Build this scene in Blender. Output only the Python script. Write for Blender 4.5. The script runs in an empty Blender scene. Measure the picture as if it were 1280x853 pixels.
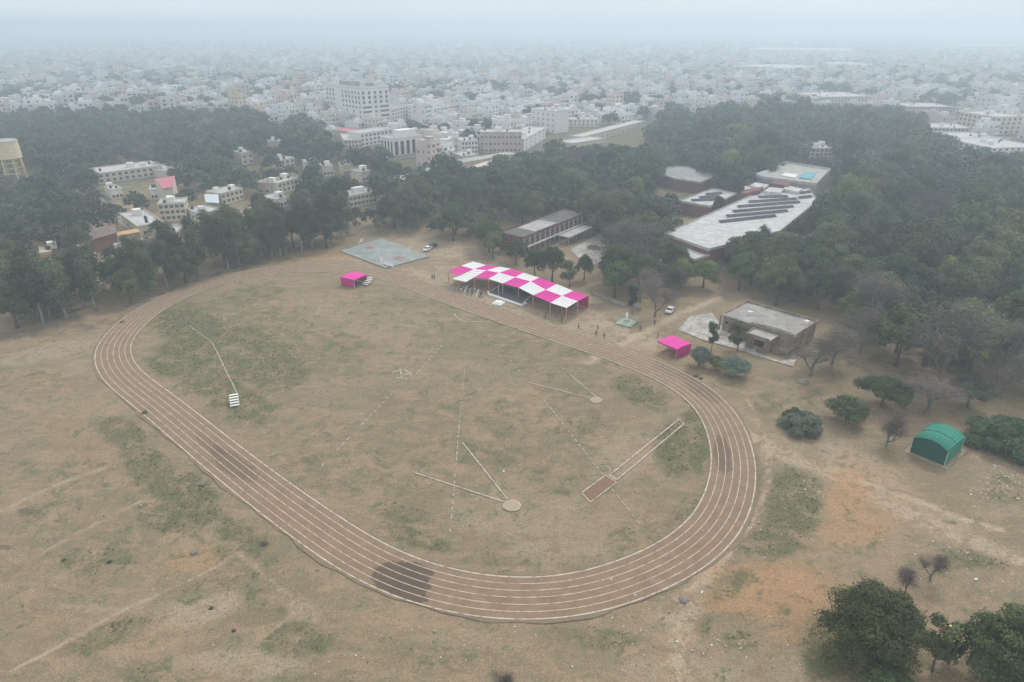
import bpy, math, random
import numpy as np
from mathutils import Vector
random.seed(7); RNG = np.random.default_rng(11)
SC = bpy.context.scene
COL = SC.collection
# ------------------------------------------------------------------ camera
H = 72.0; F = 853.0; HY = 30.0
P = math.atan((426.5 - HY) / F); SP, CP = math.sin(P), math.cos(P)
cam = bpy.data.cameras.new('camera'); cam.lens = F / 1280 * 36; cam.sensor_width = 36
cam.clip_start = 0.5; cam.clip_end = 20000
camo = bpy.data.objects.new('camera', cam); COL.objects.link(camo)
camo.location = (0, 0, H); camo.rotation_euler = (math.pi / 2 - P, 0, 0); SC.camera = camo
# ------------------------------------------------------------------ world / sun / exposure
SUN_EL, SUN_AZ = math.radians(48), math.radians(35)      # azimuth clockwise from the view direction
w = bpy.data.worlds.new('World'); SC.world = w; w.use_nodes = True
nt = w.node_tree; N = nt.nodes; L = nt.links
bg = N['Background']; bg.inputs['Strength'].default_value = 0.1
sky = N.new('ShaderNodeTexSky'); sky.sky_type = 'NISHITA'; sky.sun_disc = False
sky.sun_elevation = SUN_EL; sky.sun_rotation = SUN_AZ
sky.air_density = 1.2; sky.dust_density = 6.0; sky.ozone_density = 1.0; sky.altitude = 300
# an overcast veil: a pale dome, brighter overhead, over most of the blue
tc = N.new('ShaderNodeTexCoord'); sep = N.new('ShaderNodeSeparateXYZ'); L.new(tc.outputs['Generated'], sep.inputs[0])
rp = N.new('ShaderNodeValToRGB'); L.new(sep.outputs['Z'], rp.inputs[0])
rp.color_ramp.elements[0].position = 0.0; rp.color_ramp.elements[0].color = (0.70, 0.79, 0.88, 1)
rp.color_ramp.elements[1].position = 0.9; rp.color_ramp.elements[1].color = (1.0, 1.0, 1.0, 1)
e = rp.color_ramp.elements.new(0.05); e.color = (0.775, 0.84, 0.905, 1)
cn = N.new('ShaderNodeTexNoise'); cn.inputs['Scale'].default_value = 2.2; cn.inputs['Detail'].default_value = 4
L.new(tc.outputs['Generated'], cn.inputs['Vector'])
cm = N.new('ShaderNodeMapRange'); L.new(cn.outputs['Fac'], cm.inputs[0])
cm.inputs[1].default_value = 0.3; cm.inputs[2].default_value = 0.7; cm.inputs[3].default_value = 10.0; cm.inputs[4].default_value = 11.5
vm = N.new('ShaderNodeVectorMath'); vm.operation = 'SCALE'; L.new(rp.outputs[0], vm.inputs[0]); L.new(cm.outputs[0], vm.inputs['Scale'])
mx = N.new('ShaderNodeMix'); mx.data_type = 'RGBA'; mx.inputs[0].default_value = 0.88
L.new(sky.outputs[0], mx.inputs[6]); L.new(vm.outputs[0], mx.inputs[7]); L.new(mx.outputs[2], bg.inputs['Color'])
sd = bpy.data.lights.new('sun', 'SUN'); sd.energy = 1.5; sd.angle = math.radians(10); sd.color = (1, 0.955, 0.9)
so = bpy.data.objects.new('sun', sd); COL.objects.link(so); so.location = (200, 200, 400)
so.rotation_euler = Vector((math.sin(SUN_AZ) * math.cos(SUN_EL), math.cos(SUN_AZ) * math.cos(SUN_EL), math.sin(SUN_EL))).to_track_quat('Z', 'Y').to_euler()
vs = SC.view_settings
try: SC.display_settings.display_device = 'sRGB'
except Exception: pass
vs.view_transform = 'Standard'; vs.look = 'None'; vs.gamma = 1; vs.use_curve_mapping = False
vs.exposure = 0.12
cy = SC.cycles
SC.render.engine = 'CYCLES'
cy.max_bounces = 8; cy.diffuse_bounces = 2; cy.glossy_bounces = 1; cy.transmission_bounces = 1
cy.volume_bounces = 6; cy.transparent_max_bounces = 4; cy.caustics_reflective = False; cy.caustics_refractive = False
cy.use_denoising = True
HAZE_DENSITY = 0.00080
# ------------------------------------------------------------------ measuring the photograph on the ground
def W(x, y, z=0.0):
    u = (x - 640) / F; v = (426.5 - y) / F
    t = (H - z) / (SP - v * CP)
    return (t * u, t * (CP + v * SP))
def proj(X, Y, Z):
    d = Y * CP - (Z - H) * SP
    v = (Y * SP + (Z - H) * CP) / d
    return 640 + F * X / d, 426.5 - F * v
# ------------------------------------------------------------------ tags
def tag(o, label=None, cat=None, group=None, kind=None):
    if label: o['label'] = label
    if cat: o['category'] = cat
    if group: o['group'] = group
    if kind: o['kind'] = kind
    return o
def empty(name, x=0, y=0, rz=0, label=None, cat=None, group=None, z=0):
    o = bpy.data.objects.new(name, None); COL.objects.link(o)
    o.location = (x, y, z); o.rotation_euler = (0, 0, rz); o.empty_display_size = 0.5
    return tag(o, label, cat, group)
# ------------------------------------------------------------------ materials
def pr(m): return m.node_tree.nodes['Principled BSDF']
def mat(name, col, rough=0.85, var=0.12, scale=3.0, attr=False, rnd=0.0, spec=0.2, metal=0.0, bump=0.0, stain=0.0):
    m = bpy.data.materials.new(name); m.use_nodes = True
    n, l = m.node_tree.nodes, m.node_tree.links; b = pr(m)
    b.inputs['Roughness'].default_value = rough; b.inputs['Specular IOR Level'].default_value = spec; b.inputs['Metallic'].default_value = metal
    src = None
    if attr:
        a = n.new('ShaderNodeAttribute'); a.attribute_name = 'col'; src = a.outputs['Color']
    else:
        c = n.new('ShaderNodeRGB'); c.outputs[0].default_value = (*col, 1); src = c.outputs[0]
    g = n.new('ShaderNodeNewGeometry')
    nz = n.new('ShaderNodeTexNoise'); nz.inputs['Scale'].default_value = scale; nz.inputs['Detail'].default_value = 4
    l.new(g.outputs['Position'], nz.inputs['Vector'])
    mr = n.new('ShaderNodeMapRange'); l.new(nz.outputs['Fac'], mr.inputs[0])
    mr.inputs[1].default_value = 0.3; mr.inputs[2].default_value = 0.7; mr.inputs[3].default_value = 1 - var; mr.inputs[4].default_value = 1 + var
    s = n.new('ShaderNodeVectorMath'); s.operation = 'SCALE'; l.new(src, s.inputs[0]); l.new(mr.outputs[0], s.inputs['Scale']); src = s.outputs[0]
    if stain:
        z2 = n.new('ShaderNodeTexNoise'); z2.inputs['Scale'].default_value = 0.35; z2.inputs['Detail'].default_value = 6; z2.inputs['Roughness'].default_value = 0.7
        l.new(g.outputs['Position'], z2.inputs['Vector'])
        m2 = n.new('ShaderNodeMapRange'); l.new(z2.outputs['Fac'], m2.inputs[0]); m2.inputs[1].default_value = 0.42; m2.inputs[2].default_value = 0.62
        m2.inputs[3].default_value = 1 - stain; m2.inputs[4].default_value = 1
        s2 = n.new('ShaderNodeVectorMath'); s2.operation = 'SCALE'; l.new(src, s2.inputs[0]); l.new(m2.outputs[0], s2.inputs['Scale']); src = s2.outputs[0]
    if rnd:
        oi = n.new('ShaderNodeObjectInfo'); m3 = n.new('ShaderNodeMapRange'); l.new(oi.outputs['Random'], m3.inputs[0])
        m3.inputs[3].default_value = 1 - rnd; m3.inputs[4].default_value = 1 + rnd
        s3 = n.new('ShaderNodeVectorMath'); s3.operation = 'SCALE'; l.new(src, s3.inputs[0]); l.new(m3.outputs[0], s3.inputs['Scale']); src = s3.outputs[0]
    l.new(src, b.inputs['Base Color'])
    if bump:
        bp = n.new('ShaderNodeBump'); bp.inputs['Strength'].default_value = bump; bp.inputs['Distance'].default_value = 0.1
        l.new(nz.outputs['Fac'], bp.inputs['Height']); l.new(bp.outputs[0], b.inputs['Normal'])
    return m
def leafmat(name, c0, c1, far=False):
    """leaf colour: per-leaf tint between c0 and c1, shifted per tree"""
    m = bpy.data.materials.new(name); m.use_nodes = True
    n, l = m.node_tree.nodes, m.node_tree.links; b = pr(m)
    b.inputs['Roughness'].default_value = 0.75; b.inputs['Specular IOR Level'].default_value = 0.15
    a = n.new('ShaderNodeAttribute'); a.attribute_name = 'tint'
    mxx = n.new('ShaderNodeMix'); mxx.data_type = 'RGBA'; mxx.inputs[6].default_value = (*c0, 1); mxx.inputs[7].default_value = (*c1, 1)
    l.new(a.outputs['Fac'], mxx.inputs[0])
    hs = n.new('ShaderNodeHueSaturation'); l.new(mxx.outputs[2], hs.inputs['Color'])
    if far:
        a2 = n.new('ShaderNodeAttribute'); a2.attribute_name = 'tree'; r = a2.outputs['Fac']
    else:
        oi = n.new('ShaderNodeObjectInfo'); r = oi.outputs['Random']
    h = n.new('ShaderNodeMapRange'); l.new(r, h.inputs[0]); h.inputs[3].default_value = 0.465; h.inputs[4].default_value = 0.525
    l.new(h.outputs[0], hs.inputs['Hue'])
    mm = n.new('ShaderNodeMath'); mm.operation = 'MULTIPLY'; l.new(r, mm.inputs[0]); mm.inputs[1].default_value = 7.31
    fr = n.new('ShaderNodeMath'); fr.operation = 'FRACT'; l.new(mm.outputs[0], fr.inputs[0])
    v = n.new('ShaderNodeMapRange'); l.new(fr.outputs[0], v.inputs[0]); v.inputs[3].default_value = 0.62; v.inputs[4].default_value = 1.45
    l.new(v.outputs[0], hs.inputs['Value'])
    l.new(hs.outputs[0], b.inputs['Base Color'])
    return m
# ------------------------------------------------------------------ mesh building
class MB:
    def __init__(s): s.v = []; s.f = []; s.m = []
    def quad(s, a, b, c, d, mi=0):
        k = len(s.v); s.v += [tuple(a), tuple(b), tuple(c), tuple(d)]; s.f.append((k, k+1, k+2, k+3)); s.m.append(mi); return s
    def box(s, x0, y0, z0, x1, y1, z1, mi=0):
        k = len(s.v)
        s.v += [(x0,y0,z0),(x1,y0,z0),(x1,y1,z0),(x0,y1,z0),(x0,y0,z1),(x1,y0,z1),(x1,y1,z1),(x0,y1,z1)]
        for q in ((0,3,2,1),(4,5,6,7),(0,1,5,4),(1,2,6,5),(2,3,7,6),(3,0,4,7)): s.f.append(tuple(k+i for i in q)); s.m.append(mi)
        return s
    def obox(s, cx, cy, z0, sx, sy, sz, rz=0, mi=0):
        k = len(s.v); c, n = math.cos(rz), math.sin(rz)
        for z in (z0, z0+sz):
            for dx, dy in ((-1,-1),(1,-1),(1,1),(-1,1)):
                a, b = dx*sx/2, dy*sy/2; s.v.append((cx+a*c-b*n, cy+a*n+b*c, z))
        for q in ((0,3,2,1),(4,5,6,7),(0,1,5,4),(1,2,6,5),(2,3,7,6),(3,0,4,7)): s.f.append(tuple(k+i for i in q)); s.m.append(mi)
        return s
    def prism(s, pts, z0, z1, mi=0):
        k = len(s.v); n = len(pts)
        s.v += [(p[0], p[1], z0) for p in pts] + [(p[0], p[1], z1) for p in pts]
        s.f.append(tuple(k+n+i for i in range(n))); s.f.append(tuple(k+n-1-i for i in range(n))); s.m += [mi, mi]
        for i in range(n):
            j = (i+1) % n; s.f.append((k+i, k+j, k+n+j, k+n+i)); s.m.append(mi)
        return s
    def tube(s, pts, rad, n=7, mi=0, cap=True):
        k = len(s.v); pts = [Vector(p) for p in pts]
        if not hasattr(rad, '__len__'): rad = [rad]*len(pts)
        for i, p in enumerate(pts):
            d = (pts[min(i+1, len(pts)-1)] - pts[max(i-1, 0)]).normalized()
            u = d.cross(Vector((0.31, 0.92, 0.13))); u.normalize(); q = d.cross(u)
            for j in range(n):
                a = 2*math.pi*j/n; s.v.append(tuple(p + (u*math.cos(a) + q*math.sin(a))*rad[i]))
        for i in range(len(pts)-1):
            for j in range(n):
                a, b = k+i*n+j, k+i*n+(j+1) % n; s.f.append((a, b, b+n, a+n)); s.m.append(mi)
        if cap:
            s.f.append(tuple(k+(len(pts)-1)*n+j for j in range(n))); s.m.append(mi)
            s.f.append(tuple(k+n-1-j for j in range(n))); s.m.append(mi)
        return s
    def mesh(s, name, mats, smooth=False):
        me = bpy.data.meshes.new(name); me.from_pydata(s.v, [], s.f)
        for m in (mats if isinstance(mats, (list, tuple)) else [mats]): me.materials.append(m)
        me.polygons.foreach_set('material_index', s.m)
        if smooth: me.polygons.foreach_set('use_smooth', [True]*len(s.f))
        me.update(); return me
    def build(s, name, mats, parent=None, smooth=False):
        return link(name, s.mesh(name, mats, smooth), parent)
def link(name, me, parent=None, loc=None, rz=0):
    o = bpy.data.objects.new(name, me); COL.objects.link(o)
    if parent: o.parent = parent
    if loc: o.location = loc
    if rz: o.rotation_euler = (0, 0, rz)
    return o
def quadmesh(name, V, mats, tint=None, tree=None, col=None, mi=None):
    """V: (n,4,3) array of quads -> one mesh"""
    n = len(V); me = bpy.data.meshes.new(name)
    me.vertices.add(n*4); me.vertices.foreach_set('co', V.reshape(-1).astype(np.float32))
    me.loops.add(n*4); me.loops.foreach_set('vertex_index', np.arange(n*4, dtype=np.int32))
    me.polygons.add(n); me.polygons.foreach_set('loop_start', np.arange(0, n*4, 4, dtype=np.int32))
    me.update(calc_edges=True)
    for m in (mats if isinstance(mats, (list, tuple)) else [mats]): me.materials.append(m)
    if mi is not None: me.polygons.foreach_set('material_index', mi.astype(np.int32))
    for nm, a in (('tint', tint), ('tree', tree)):
        if a is not None:
            at = me.attributes.new(nm, 'FLOAT', 'FACE'); at.data.foreach_set('value', a.astype(np.float32))
    if col is not None:
        at = me.attributes.new('col', 'FLOAT_COLOR', 'FACE')
        at.data.foreach_set('color', np.c_[col, np.ones(n)].astype(np.float32).reshape(-1))
    return me
def copy_tree(o, parent=None):
    c = o.copy(); COL.objects.link(c); c.parent = parent
    for ch in o.children: copy_tree(ch, c)
    return c
# ------------------------------------------------------------------ the ground
def build_ground():
    xs = np.concatenate([[-6500,-4000,-2500,-1500,-1000,-700,-500,-400,-330,-280,-240,-215,-195,-180],
                         np.arange(-170, 170.1, 0.6), [180,195,215,240,280,330,400,500,700,1000,1500,2500,4000,6500]])
    ys = np.concatenate([[-400,-200,-60,0,20,35,45], np.arange(50, 270, 0.6), [272,276,282,290,300,320,350,390,440,500,600,750,1000,1400,2000,3000,4500,7000]])
    X, Y = np.meshgrid(xs, ys); nx, ny = len(xs), len(ys)
    d = Y*CP + H*SP; d = np.maximum(d, 1); PX = 640 + F*X/d; PY = 426.5 - F*(Y*SP - H*CP)/d
    vis = Y > 20
    def blob(x, y, rx, ry, a=0.0, soft=1.0):
        dx, dy = PX-x, PY-y; a = math.radians(a); c, s_ = math.cos(a), math.sin(a)
        q = np.sqrt(((dx*c+dy*s_)/rx)**2 + ((-dx*s_+dy*c)/ry)**2)
        return np.clip((1.35-q)/(0.75*soft), 0, 1) * vis
    def line(pts, wd, soft=0.5):
        """a worn strip on the ground, given by photo points, width in metres"""
        P_ = [W(*p) for p in pts]; r = np.full(X.shape, 1e9)
        for (ax, ay), (bx, by) in zip(P_[:-1], P_[1:]):
            vx, vy = bx-ax, by-ay; t = np.clip(((X-ax)*vx+(Y-ay)*vy)/(vx*vx+vy*vy), 0, 1)
            r = np.minimum(r, np.hypot(X-ax-t*vx, Y-ay-t*vy))
        return np.clip((wd/2+soft-r)/(soft*1.6), 0, 1)
    Z = np.zeros_like(X)
    G = np.full(X.shape, 0.37); O = np.full(X.shape, 0.06); B = np.full(X.shape, 0.36); D = np.full(X.shape, 0.08)
    def add(A, *blobs):
        for b_ in blobs:
            k = b_[-1]; A[:] = np.maximum(A, k*blob(*b_[:-1])) if k > 0 else np.minimum(A, 1e9*(1-blob(*b_[:-1]))+(-k)*1.0) if False else (A*(1+k*blob(*b_[:-1])) if k < 0 else np.maximum(A, k*blob(*b_[:-1])))
    # green
    add(G, (540,540,330,150,10,.47),(600,420,260,50,12,.50),(330,420,190,60,10,.55),(150,640,190,130,0,.46),(235,405,60,32,10,.85),(225,440,40,22,0,.8),(330,455,75,40,15,.72),(205,460,30,14,20,.8),(300,505,60,30,20,.7),(400,405,70,14,0,.5),
        (310,370,60,18,-10,.6),(560,420,60,22,0,.48),(800,490,48,22,25,.75),(855,560,42,44,60,.85),(870,530,25,30,40,.8),(700,480,70,40,0,.5),
        (610,520,80,40,20,.5),(500,640,46,18,10,.62),(520,672,60,14,18,.7),(380,590,60,25,30,.5),(730,530,60,26,0,.55),(620,570,60,25,0,.55),
        (800,665,60,26,-20,.55),(860,640,34,22,-40,.6),(470,560,60,24,20,.42),(660,700,140,12,0,.5),
        (150,540,42,22,20,.75),(190,590,60,34,40,.72),(240,625,50,36,40,.78),(300,670,50,24,30,.7),(200,650,46,24,30,.7),(120,700,70,26,0,.6),
        (60,640,60,22,0,.55),(310,700,70,28,20,.6),(260,735,60,16,-20,.62),(130,795,64,22,-20,.72),(370,800,60,30,0,.66),(40,480,80,20,0,.5),
        (60,590,80,20,-5,.5),(200,840,70,30,0,.55),(300,440,110,50,15,.7),(260,470,60,40,10,.7),(400,850,80,25,0,.5),(560,815,90,22,0,.5),(720,795,80,14,0,.55),(330,755,60,20,30,.55),
        (990,630,46,60,5,.78),(960,680,60,24,0,.7),(940,600,20,50,0,.6),(900,735,44,22,-30,.7),(870,780,30,18,20,.8),(925,800,30,14,20,.7),(1040,810,50,50,0,.8),
        (760,800,60,18,0,.6),(960,505,26,20,0,.6),(1010,500,50,16,0,.5),(1230,690,50,26,20,.75),(1190,700,30,18,0,.6),(1260,610,34,26,0,.6),(1195,560,80,22,0,.5),
        (980,570,20,14,0,.6),(1130,560,50,16,0,.45),(880,455,60,18,20,.5),(830,420,40,10,0,.6),(330,330,90,8,-12,.6),(470,320,30,8,0,.4),(1240,760,60,60,0,.4))
    # orange bare soil
    add(O, (160,400,60,14,0,.45),(50,480,60,20,0,.5),(110,560,90,26,35,.5),(50,430,60,10,-10,.5),(240,700,46,18,-10,.7),(60,775,30,12,0,.5),(180,800,90,22,0,.3),
        (1060,620,34,44,20,.85),(1070,660,60,26,-10,.8),(980,740,74,44,0,.95),(930,750,66,22,0,.9),(1010,790,60,24,0,.7),(1100,600,70,24,30,.5),(960,715,90,16,0,.75),
        (560,690,50,14,10,.25),(1090,440,60,20,0,.3),(700,380,60,10,10,.3),(850,450,80,14,10,.4),(400,320,90,10,-5,.7),(330,360,70,10,0,.25),(1150,610,110,40,20,.35),
        (920,500,40,40,30,.3),(1200,640,90,30,10,.3),(230,780,60,20,-20,.3))
    # pale dust / dry straw
    add(B, (540,460,120,60,0,.5),(460,400,130,26,0,.6),(600,480,100,40,0,.5),(780,570,60,40,-30,.6),(640,640,120,44,0,.6),(700,690,90,22,0,.6),(420,500,80,36,20,.5),
        (250,760,70,28,-15,.75),(210,700,30,40,-50,.5),(260,650,14,70,-42,.6),(330,700,14,50,-42,.45),(380,770,24,40,-40,.6),(300,830,120,26,0,.7),(120,440,60,24,-30,.6),
        (60,440,90,14,-12,.7),(560,310,110,16,0,.75),(640,380,160,24,16,.85),(780,420,90,18,18,.7),(920,530,40,36,40,.55),(980,560,30,60,50,.6),(1080,585,90,26,25,.75),
        (1150,640,120,24,20,.6),(1000,840,120,40,0,.55),(850,840,110,30,0,.6),(790,390,60,12,0,.5),(900,360,70,16,0,.5),(860,390,40,10,0,.6),(1250,640,60,20,10,.5),
        (480,340,60,8,10,.5),(850,760,50,20,-20,.7),(960,770,60,30,0,.3),(1200,580,60,16,0,.4),(180,370,50,12,-20,.5),(600,800,140,20,0,.5),
        (640,373,40,5,12,.9),(735,375,22,7,0,.9),(1170,760,40,60,0,.4))
    # darker ground: spots, and bands along the treeline and under trees
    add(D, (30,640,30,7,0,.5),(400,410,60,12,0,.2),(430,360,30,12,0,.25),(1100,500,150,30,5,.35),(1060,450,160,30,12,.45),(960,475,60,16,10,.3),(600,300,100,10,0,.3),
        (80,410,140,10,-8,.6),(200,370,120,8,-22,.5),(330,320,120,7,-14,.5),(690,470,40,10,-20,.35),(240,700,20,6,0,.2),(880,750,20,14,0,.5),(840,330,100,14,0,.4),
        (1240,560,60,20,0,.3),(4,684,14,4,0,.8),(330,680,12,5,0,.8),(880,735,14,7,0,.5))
    for pts, wd, k in (([(0,845),(60,815),(150,765),(250,720),(298,692)],.45,.85),([(298,692),(335,722),(375,758)],0.4,.85),([(375,758),(350,780),(322,798)],0.35,.8),
                       ([(30,705),(90,670),(150,640),(185,622)],0.4,.7),([(0,640),(60,610),(130,585)],0.8,.6),([(0,770),(60,755),(150,765)],0.5,.3)):
        l_ = line(pts, wd); B = np.maximum(B, k*l_); G *= 1-l_; Z += 0.12*l_
    l_ = line([(1080,605),(1150,628),(1200,648),(1252,663)], 1.3, .7); B = np.maximum(B, l_); G *= 1-l_; O *= 1-.5*l_; Z += .15*l_
    for pts, wd, k in (([(735,452),(800,418),(850,392),(900,372)],2.6,.95),([(600,330),(560,318),(530,345),(480,330),(400,322)],6,.5),
                       ([(900,520),(960,560),(1060,600),(1150,650),(1279,700)],4.5,.7),([(900,700),(870,740),(850,800),(842,853)],3,.7),([(560,335),(740,395),(860,445)],7,.6)):
        l_ = line(pts, wd, 1.2); B = np.maximum(B, k*l_); G *= 1-.8*l_
    # tyre ruts round the outside of the track
    for off in (-.9, .9):
        l_ = line([(905+off*2,700),(940,655),(962,600),(955,540),(930,490)], .5, .4); B = np.maximum(B, .8*l_); G *= 1-.7*l_
    Z += 0.05*np.sin(X*.31+1.3*np.sin(Y*.17))*np.sin(Y*.27+X*.05) * ((np.abs(X) < 170) & (Y > 50) & (Y < 270))
    yard = blob(215,275,110,38,0); 
    # keep what lies under the track and the field flat
    far = (Y > 275)
    G[far] = 0.75; D[far] = 0.55; B[far] = 0.15
    G = np.where(G > .39, .39+(G-.39)*1.3, G)*(1-.9*yard); D = D*(1-.8*yard); B = np.maximum(B, .5*yard)
    me = bpy.data.meshes.new('ground')
    me.vertices.add(nx*ny); me.vertices.foreach_set('co', np.stack([X, Y, Z-0.09], -1).astype(np.float32).reshape(-1))
    i = (np.arange(ny-1)[:, None]*nx + np.arange(nx-1)[None, :]).reshape(-1)
    q = np.stack([i, i+1, i+nx+1, i+nx], -1).astype(np.int32)
    me.loops.add(q.size); me.loops.foreach_set('vertex_index', q.reshape(-1))
    me.polygons.add(len(q)); me.polygons.foreach_set('loop_start', np.arange(0, q.size, 4, dtype=np.int32))
    me.polygons.foreach_set('use_smooth', np.ones(len(q), dtype=bool)); me.update(calc_edges=True)
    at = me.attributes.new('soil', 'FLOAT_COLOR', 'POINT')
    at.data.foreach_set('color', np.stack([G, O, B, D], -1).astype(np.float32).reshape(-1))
    # material
    m = bpy.data.materials.new('dry_ground'); m.use_nodes = True; n, l = m.node_tree.nodes, m.node_tree.links; b = pr(m)
    b.inputs['Roughness'].default_value = 0.95; b.inputs['Specular IOR Level'].default_value = 0.05
    geo = n.new('ShaderNodeNewGeometry')
    a = n.new('ShaderNodeAttribute'); a.attribute_name = 'soil'; sc = n.new('ShaderNodeSeparateColor'); l.new(a.outputs['Color'], sc.inputs[0])
    def noise(s, det=5, rough=.6, vec=None, dist=0):
        z = n.new('ShaderNodeTexNoise'); z.inputs['Scale'].default_value = s; z.inputs['Detail'].default_value = det; z.inputs['Roughness'].default_value = rough
        z.inputs['Distortion'].default_value = dist
        l.new(vec or geo.outputs['Position'], z.inputs['Vector']); return z.outputs['Fac']
    def mth(op, x, y=None, z=None):
        k = n.new('ShaderNodeMath'); k.operation = op
        for ii, v in enumerate((x, y, z)):
            if v is None: continue
            if isinstance(v, (int, float)): k.inputs[ii].default_value = v
            else: l.new(v, k.inputs[ii])
        return k.outputs[0]
    def sm(x, lo, hi, a0=0, a1=1):
        k = n.new('ShaderNodeMapRange'); k.interpolation_type = 'SMOOTHSTEP'; l.new(x, k.inputs[0]); k.inputs[1].default_value = lo; k.inputs[2].default_value = hi
        k.inputs[3].default_value = a0; k.inputs[4].default_value = a1; return k.outputs[0]
    def mix(f_, c0, c1):
        k = n.new('ShaderNodeMix'); k.data_type = 'RGBA'
        if isinstance(f_, (int, float)): k.inputs[0].default_value = f_
        else: l.new(f_, k.inputs[0])
        for ii, v in ((6, c0), (7, c1)):
            if isinstance(v, tuple): k.inputs[ii].default_value = (*v, 1)
            else: l.new(v, k.inputs[ii])
        return k.outputs[2]
    mp = n.new('ShaderNodeMapping'); mp.inputs['Rotation'].default_value = (0, 0, math.radians(40)); mp.inputs['Scale'].default_value = (1, 2.3, 1)
    l.new(geo.outputs['Position'], mp.inputs[0])
    n1 = noise(0.045, 6, .62); n2 = noise(0.28, 6, .68, dist=.6); n3 = noise(1.6, 5, .7); n4 = noise(6.5, 3, .7); n5 = noise(.16, 5, .7, vec=mp.outputs[0], dist=1.2)
    def mask(ch, amp, lo, hi):
        t = mth('ADD', ch, mth('MULTIPLY', mth('SUBTRACT', n2, .5), amp))
        t = mth('ADD', t, mth('MULTIPLY', mth('SUBTRACT', n3, .5), amp*.6))
        return sm(t, lo, hi)
    fb = sm(mth('ADD', mth('MULTIPLY', n1, .4), mth('MULTIPLY', n5, .6)), .40, .60)
    c = mix(fb, (0.325, 0.240, 0.160), (0.225, 0.180, 0.116))
    c = mix(mask(sc.outputs[2], 3.2, .28, 1.1), c, (0.44, 0.350, 0.255))
    c = mix(mth('MULTIPLY', mask(sc.outputs[1], 2.0, .2, 1.15), .8), c, (0.46, 0.265, 0.145))
    gg = mix(n3, (0.075, 0.092, 0.045), (0.185, 0.175, 0.10))
    c = mix(mth('MULTIPLY', mask(sc.outputs[0], 3.2, .24, 1.08), .95), c, gg)
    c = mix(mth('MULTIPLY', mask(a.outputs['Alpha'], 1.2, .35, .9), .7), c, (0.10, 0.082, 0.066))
    # clods, tufts and stones
    tuft = sm(n4, .60, .74); tuft2 = sm(noise(2.3, 4, .8), .56, .66)
    c = mix(mth('MULTIPLY', tuft, .45), c, (0.10, 0.098, 0.062)); c = mix(mth('MULTIPLY', tuft2, .35), c, (0.13, 0.122, 0.075))
    pale = sm(noise(3.3, 4, .75), .60, .72); c = mix(mth('MULTIPLY', pale, .6), c, (0.43, 0.36, 0.28))
    v = n.new('ShaderNodeVectorMath'); v.operation = 'SCALE'; l.new(c, v.inputs[0]); l.new(sm(n4, .28, .72, .62, 1.34), v.inputs['Scale'])
    l.new(v.outputs[0], b.inputs['Base Color'])
    bp = n.new('ShaderNodeBump'); bp.inputs['Strength'].default_value = .6; bp.inputs['Distance'].default_value = .25
    l.new(mth('ADD', n3, mth('MULTIPLY', n4, .35)), bp.inputs['Height']); l.new(bp.outputs[0], b.inputs['Normal'])
    me.materials.append(m)
    o = link('ground', me); tag(o, 'dry tan ground with faded green grass and orange bare soil patches', kind='structure')
    return G, X, Y
GG, GX, GY = build_ground()
def struct(name, mb, m, label=None):
    return tag(mb.build(name, m), label, kind='structure')
# ------------------------------------------------------------------ running track
INNER = [(162,434),(166,449),(178,465),(225,500),(300,558),(365,606),(430,650),(465,672),(500,690),(530,702),(560,711),(600,719),(640,723),(700,721),(740,712),(775,701),(824,679),
         (858,654),(878,626),(889,589),(889,559),(877,522),(854,495),(815,472),(756,448),(682,423),(604,396),(552,377),(497,356),(472,347),(431,342),(381,339),(350,341),(300,350),(262,360),(241,368),(219,379),(194,394),(172,415)]
def track_curve():
    p = np.array([W(*q) for q in INNER]); out = []
    n = len(p)
    for i in range(n):
        a, b, c, d = p[i-1], p[i], p[(i+1) % n], p[(i+2) % n]; k = max(2, int(np.linalg.norm(c-b)/1.0))
        for t in np.arange(k)/k:
            out.append(.5*((2*b)+(-a+c)*t+(2*a-5*b+4*c-d)*t*t+(-a+3*b-3*c+d)*t**3))
    q = np.array(out)
    s = np.r_[0, np.cumsum(np.linalg.norm(np.diff(np.r_[q, q[:1]], axis=0), axis=1))]
    m = int(s[-1]); u = np.linspace(0, s[-1], m, endpoint=False); qq = np.r_[q, q[:1]]
    r = np.c_[np.interp(u, s, qq[:, 0]), np.interp(u, s, qq[:, 1])]
    for _ in range(30): r = .5*r + .25*(np.roll(r, 1, 0)+np.roll(r, -1, 0))
    return r
TC = track_curve(); TN = np.roll(TC, -1, 0) - np.roll(TC, 1, 0); TN /= np.linalg.norm(TN, axis=1)[:, None]
TN = np.c_[TN[:, 1], -TN[:, 0]]     # outward (curve runs counter-clockwise seen from above)
if ((TC+TN*1 - TC.mean(0))**2).sum() < ((TC-TN*1 - TC.mean(0))**2).sum(): TN = -TN
for _ in range(12): TN = .5*TN + .25*(np.roll(TN, 1, 0)+np.roll(TN, -1, 0))
TN /= np.linalg.norm(TN, axis=1)[:, None]
def ring(name, o0, o1, z, m, wob=0.0, label=None, gap=0.0):
    n = len(TC); a = TC + TN*o0; b = TC + TN*o1
    if wob:
        ph = np.arange(n)
        b = b + TN*(wob*(np.sin(ph*.21)+.6*np.sin(ph*.53+1)+.5*np.sin(ph*1.1)))[:, None]*.5
    mbv = MB()
    for i in range(n):
        j = (i+1) % n
        if gap and random.random() < gap: continue
        mbv.quad((*a[i], z), (*b[i], z), (*b[j], z), (*a[j], z))
    return mbv
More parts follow.
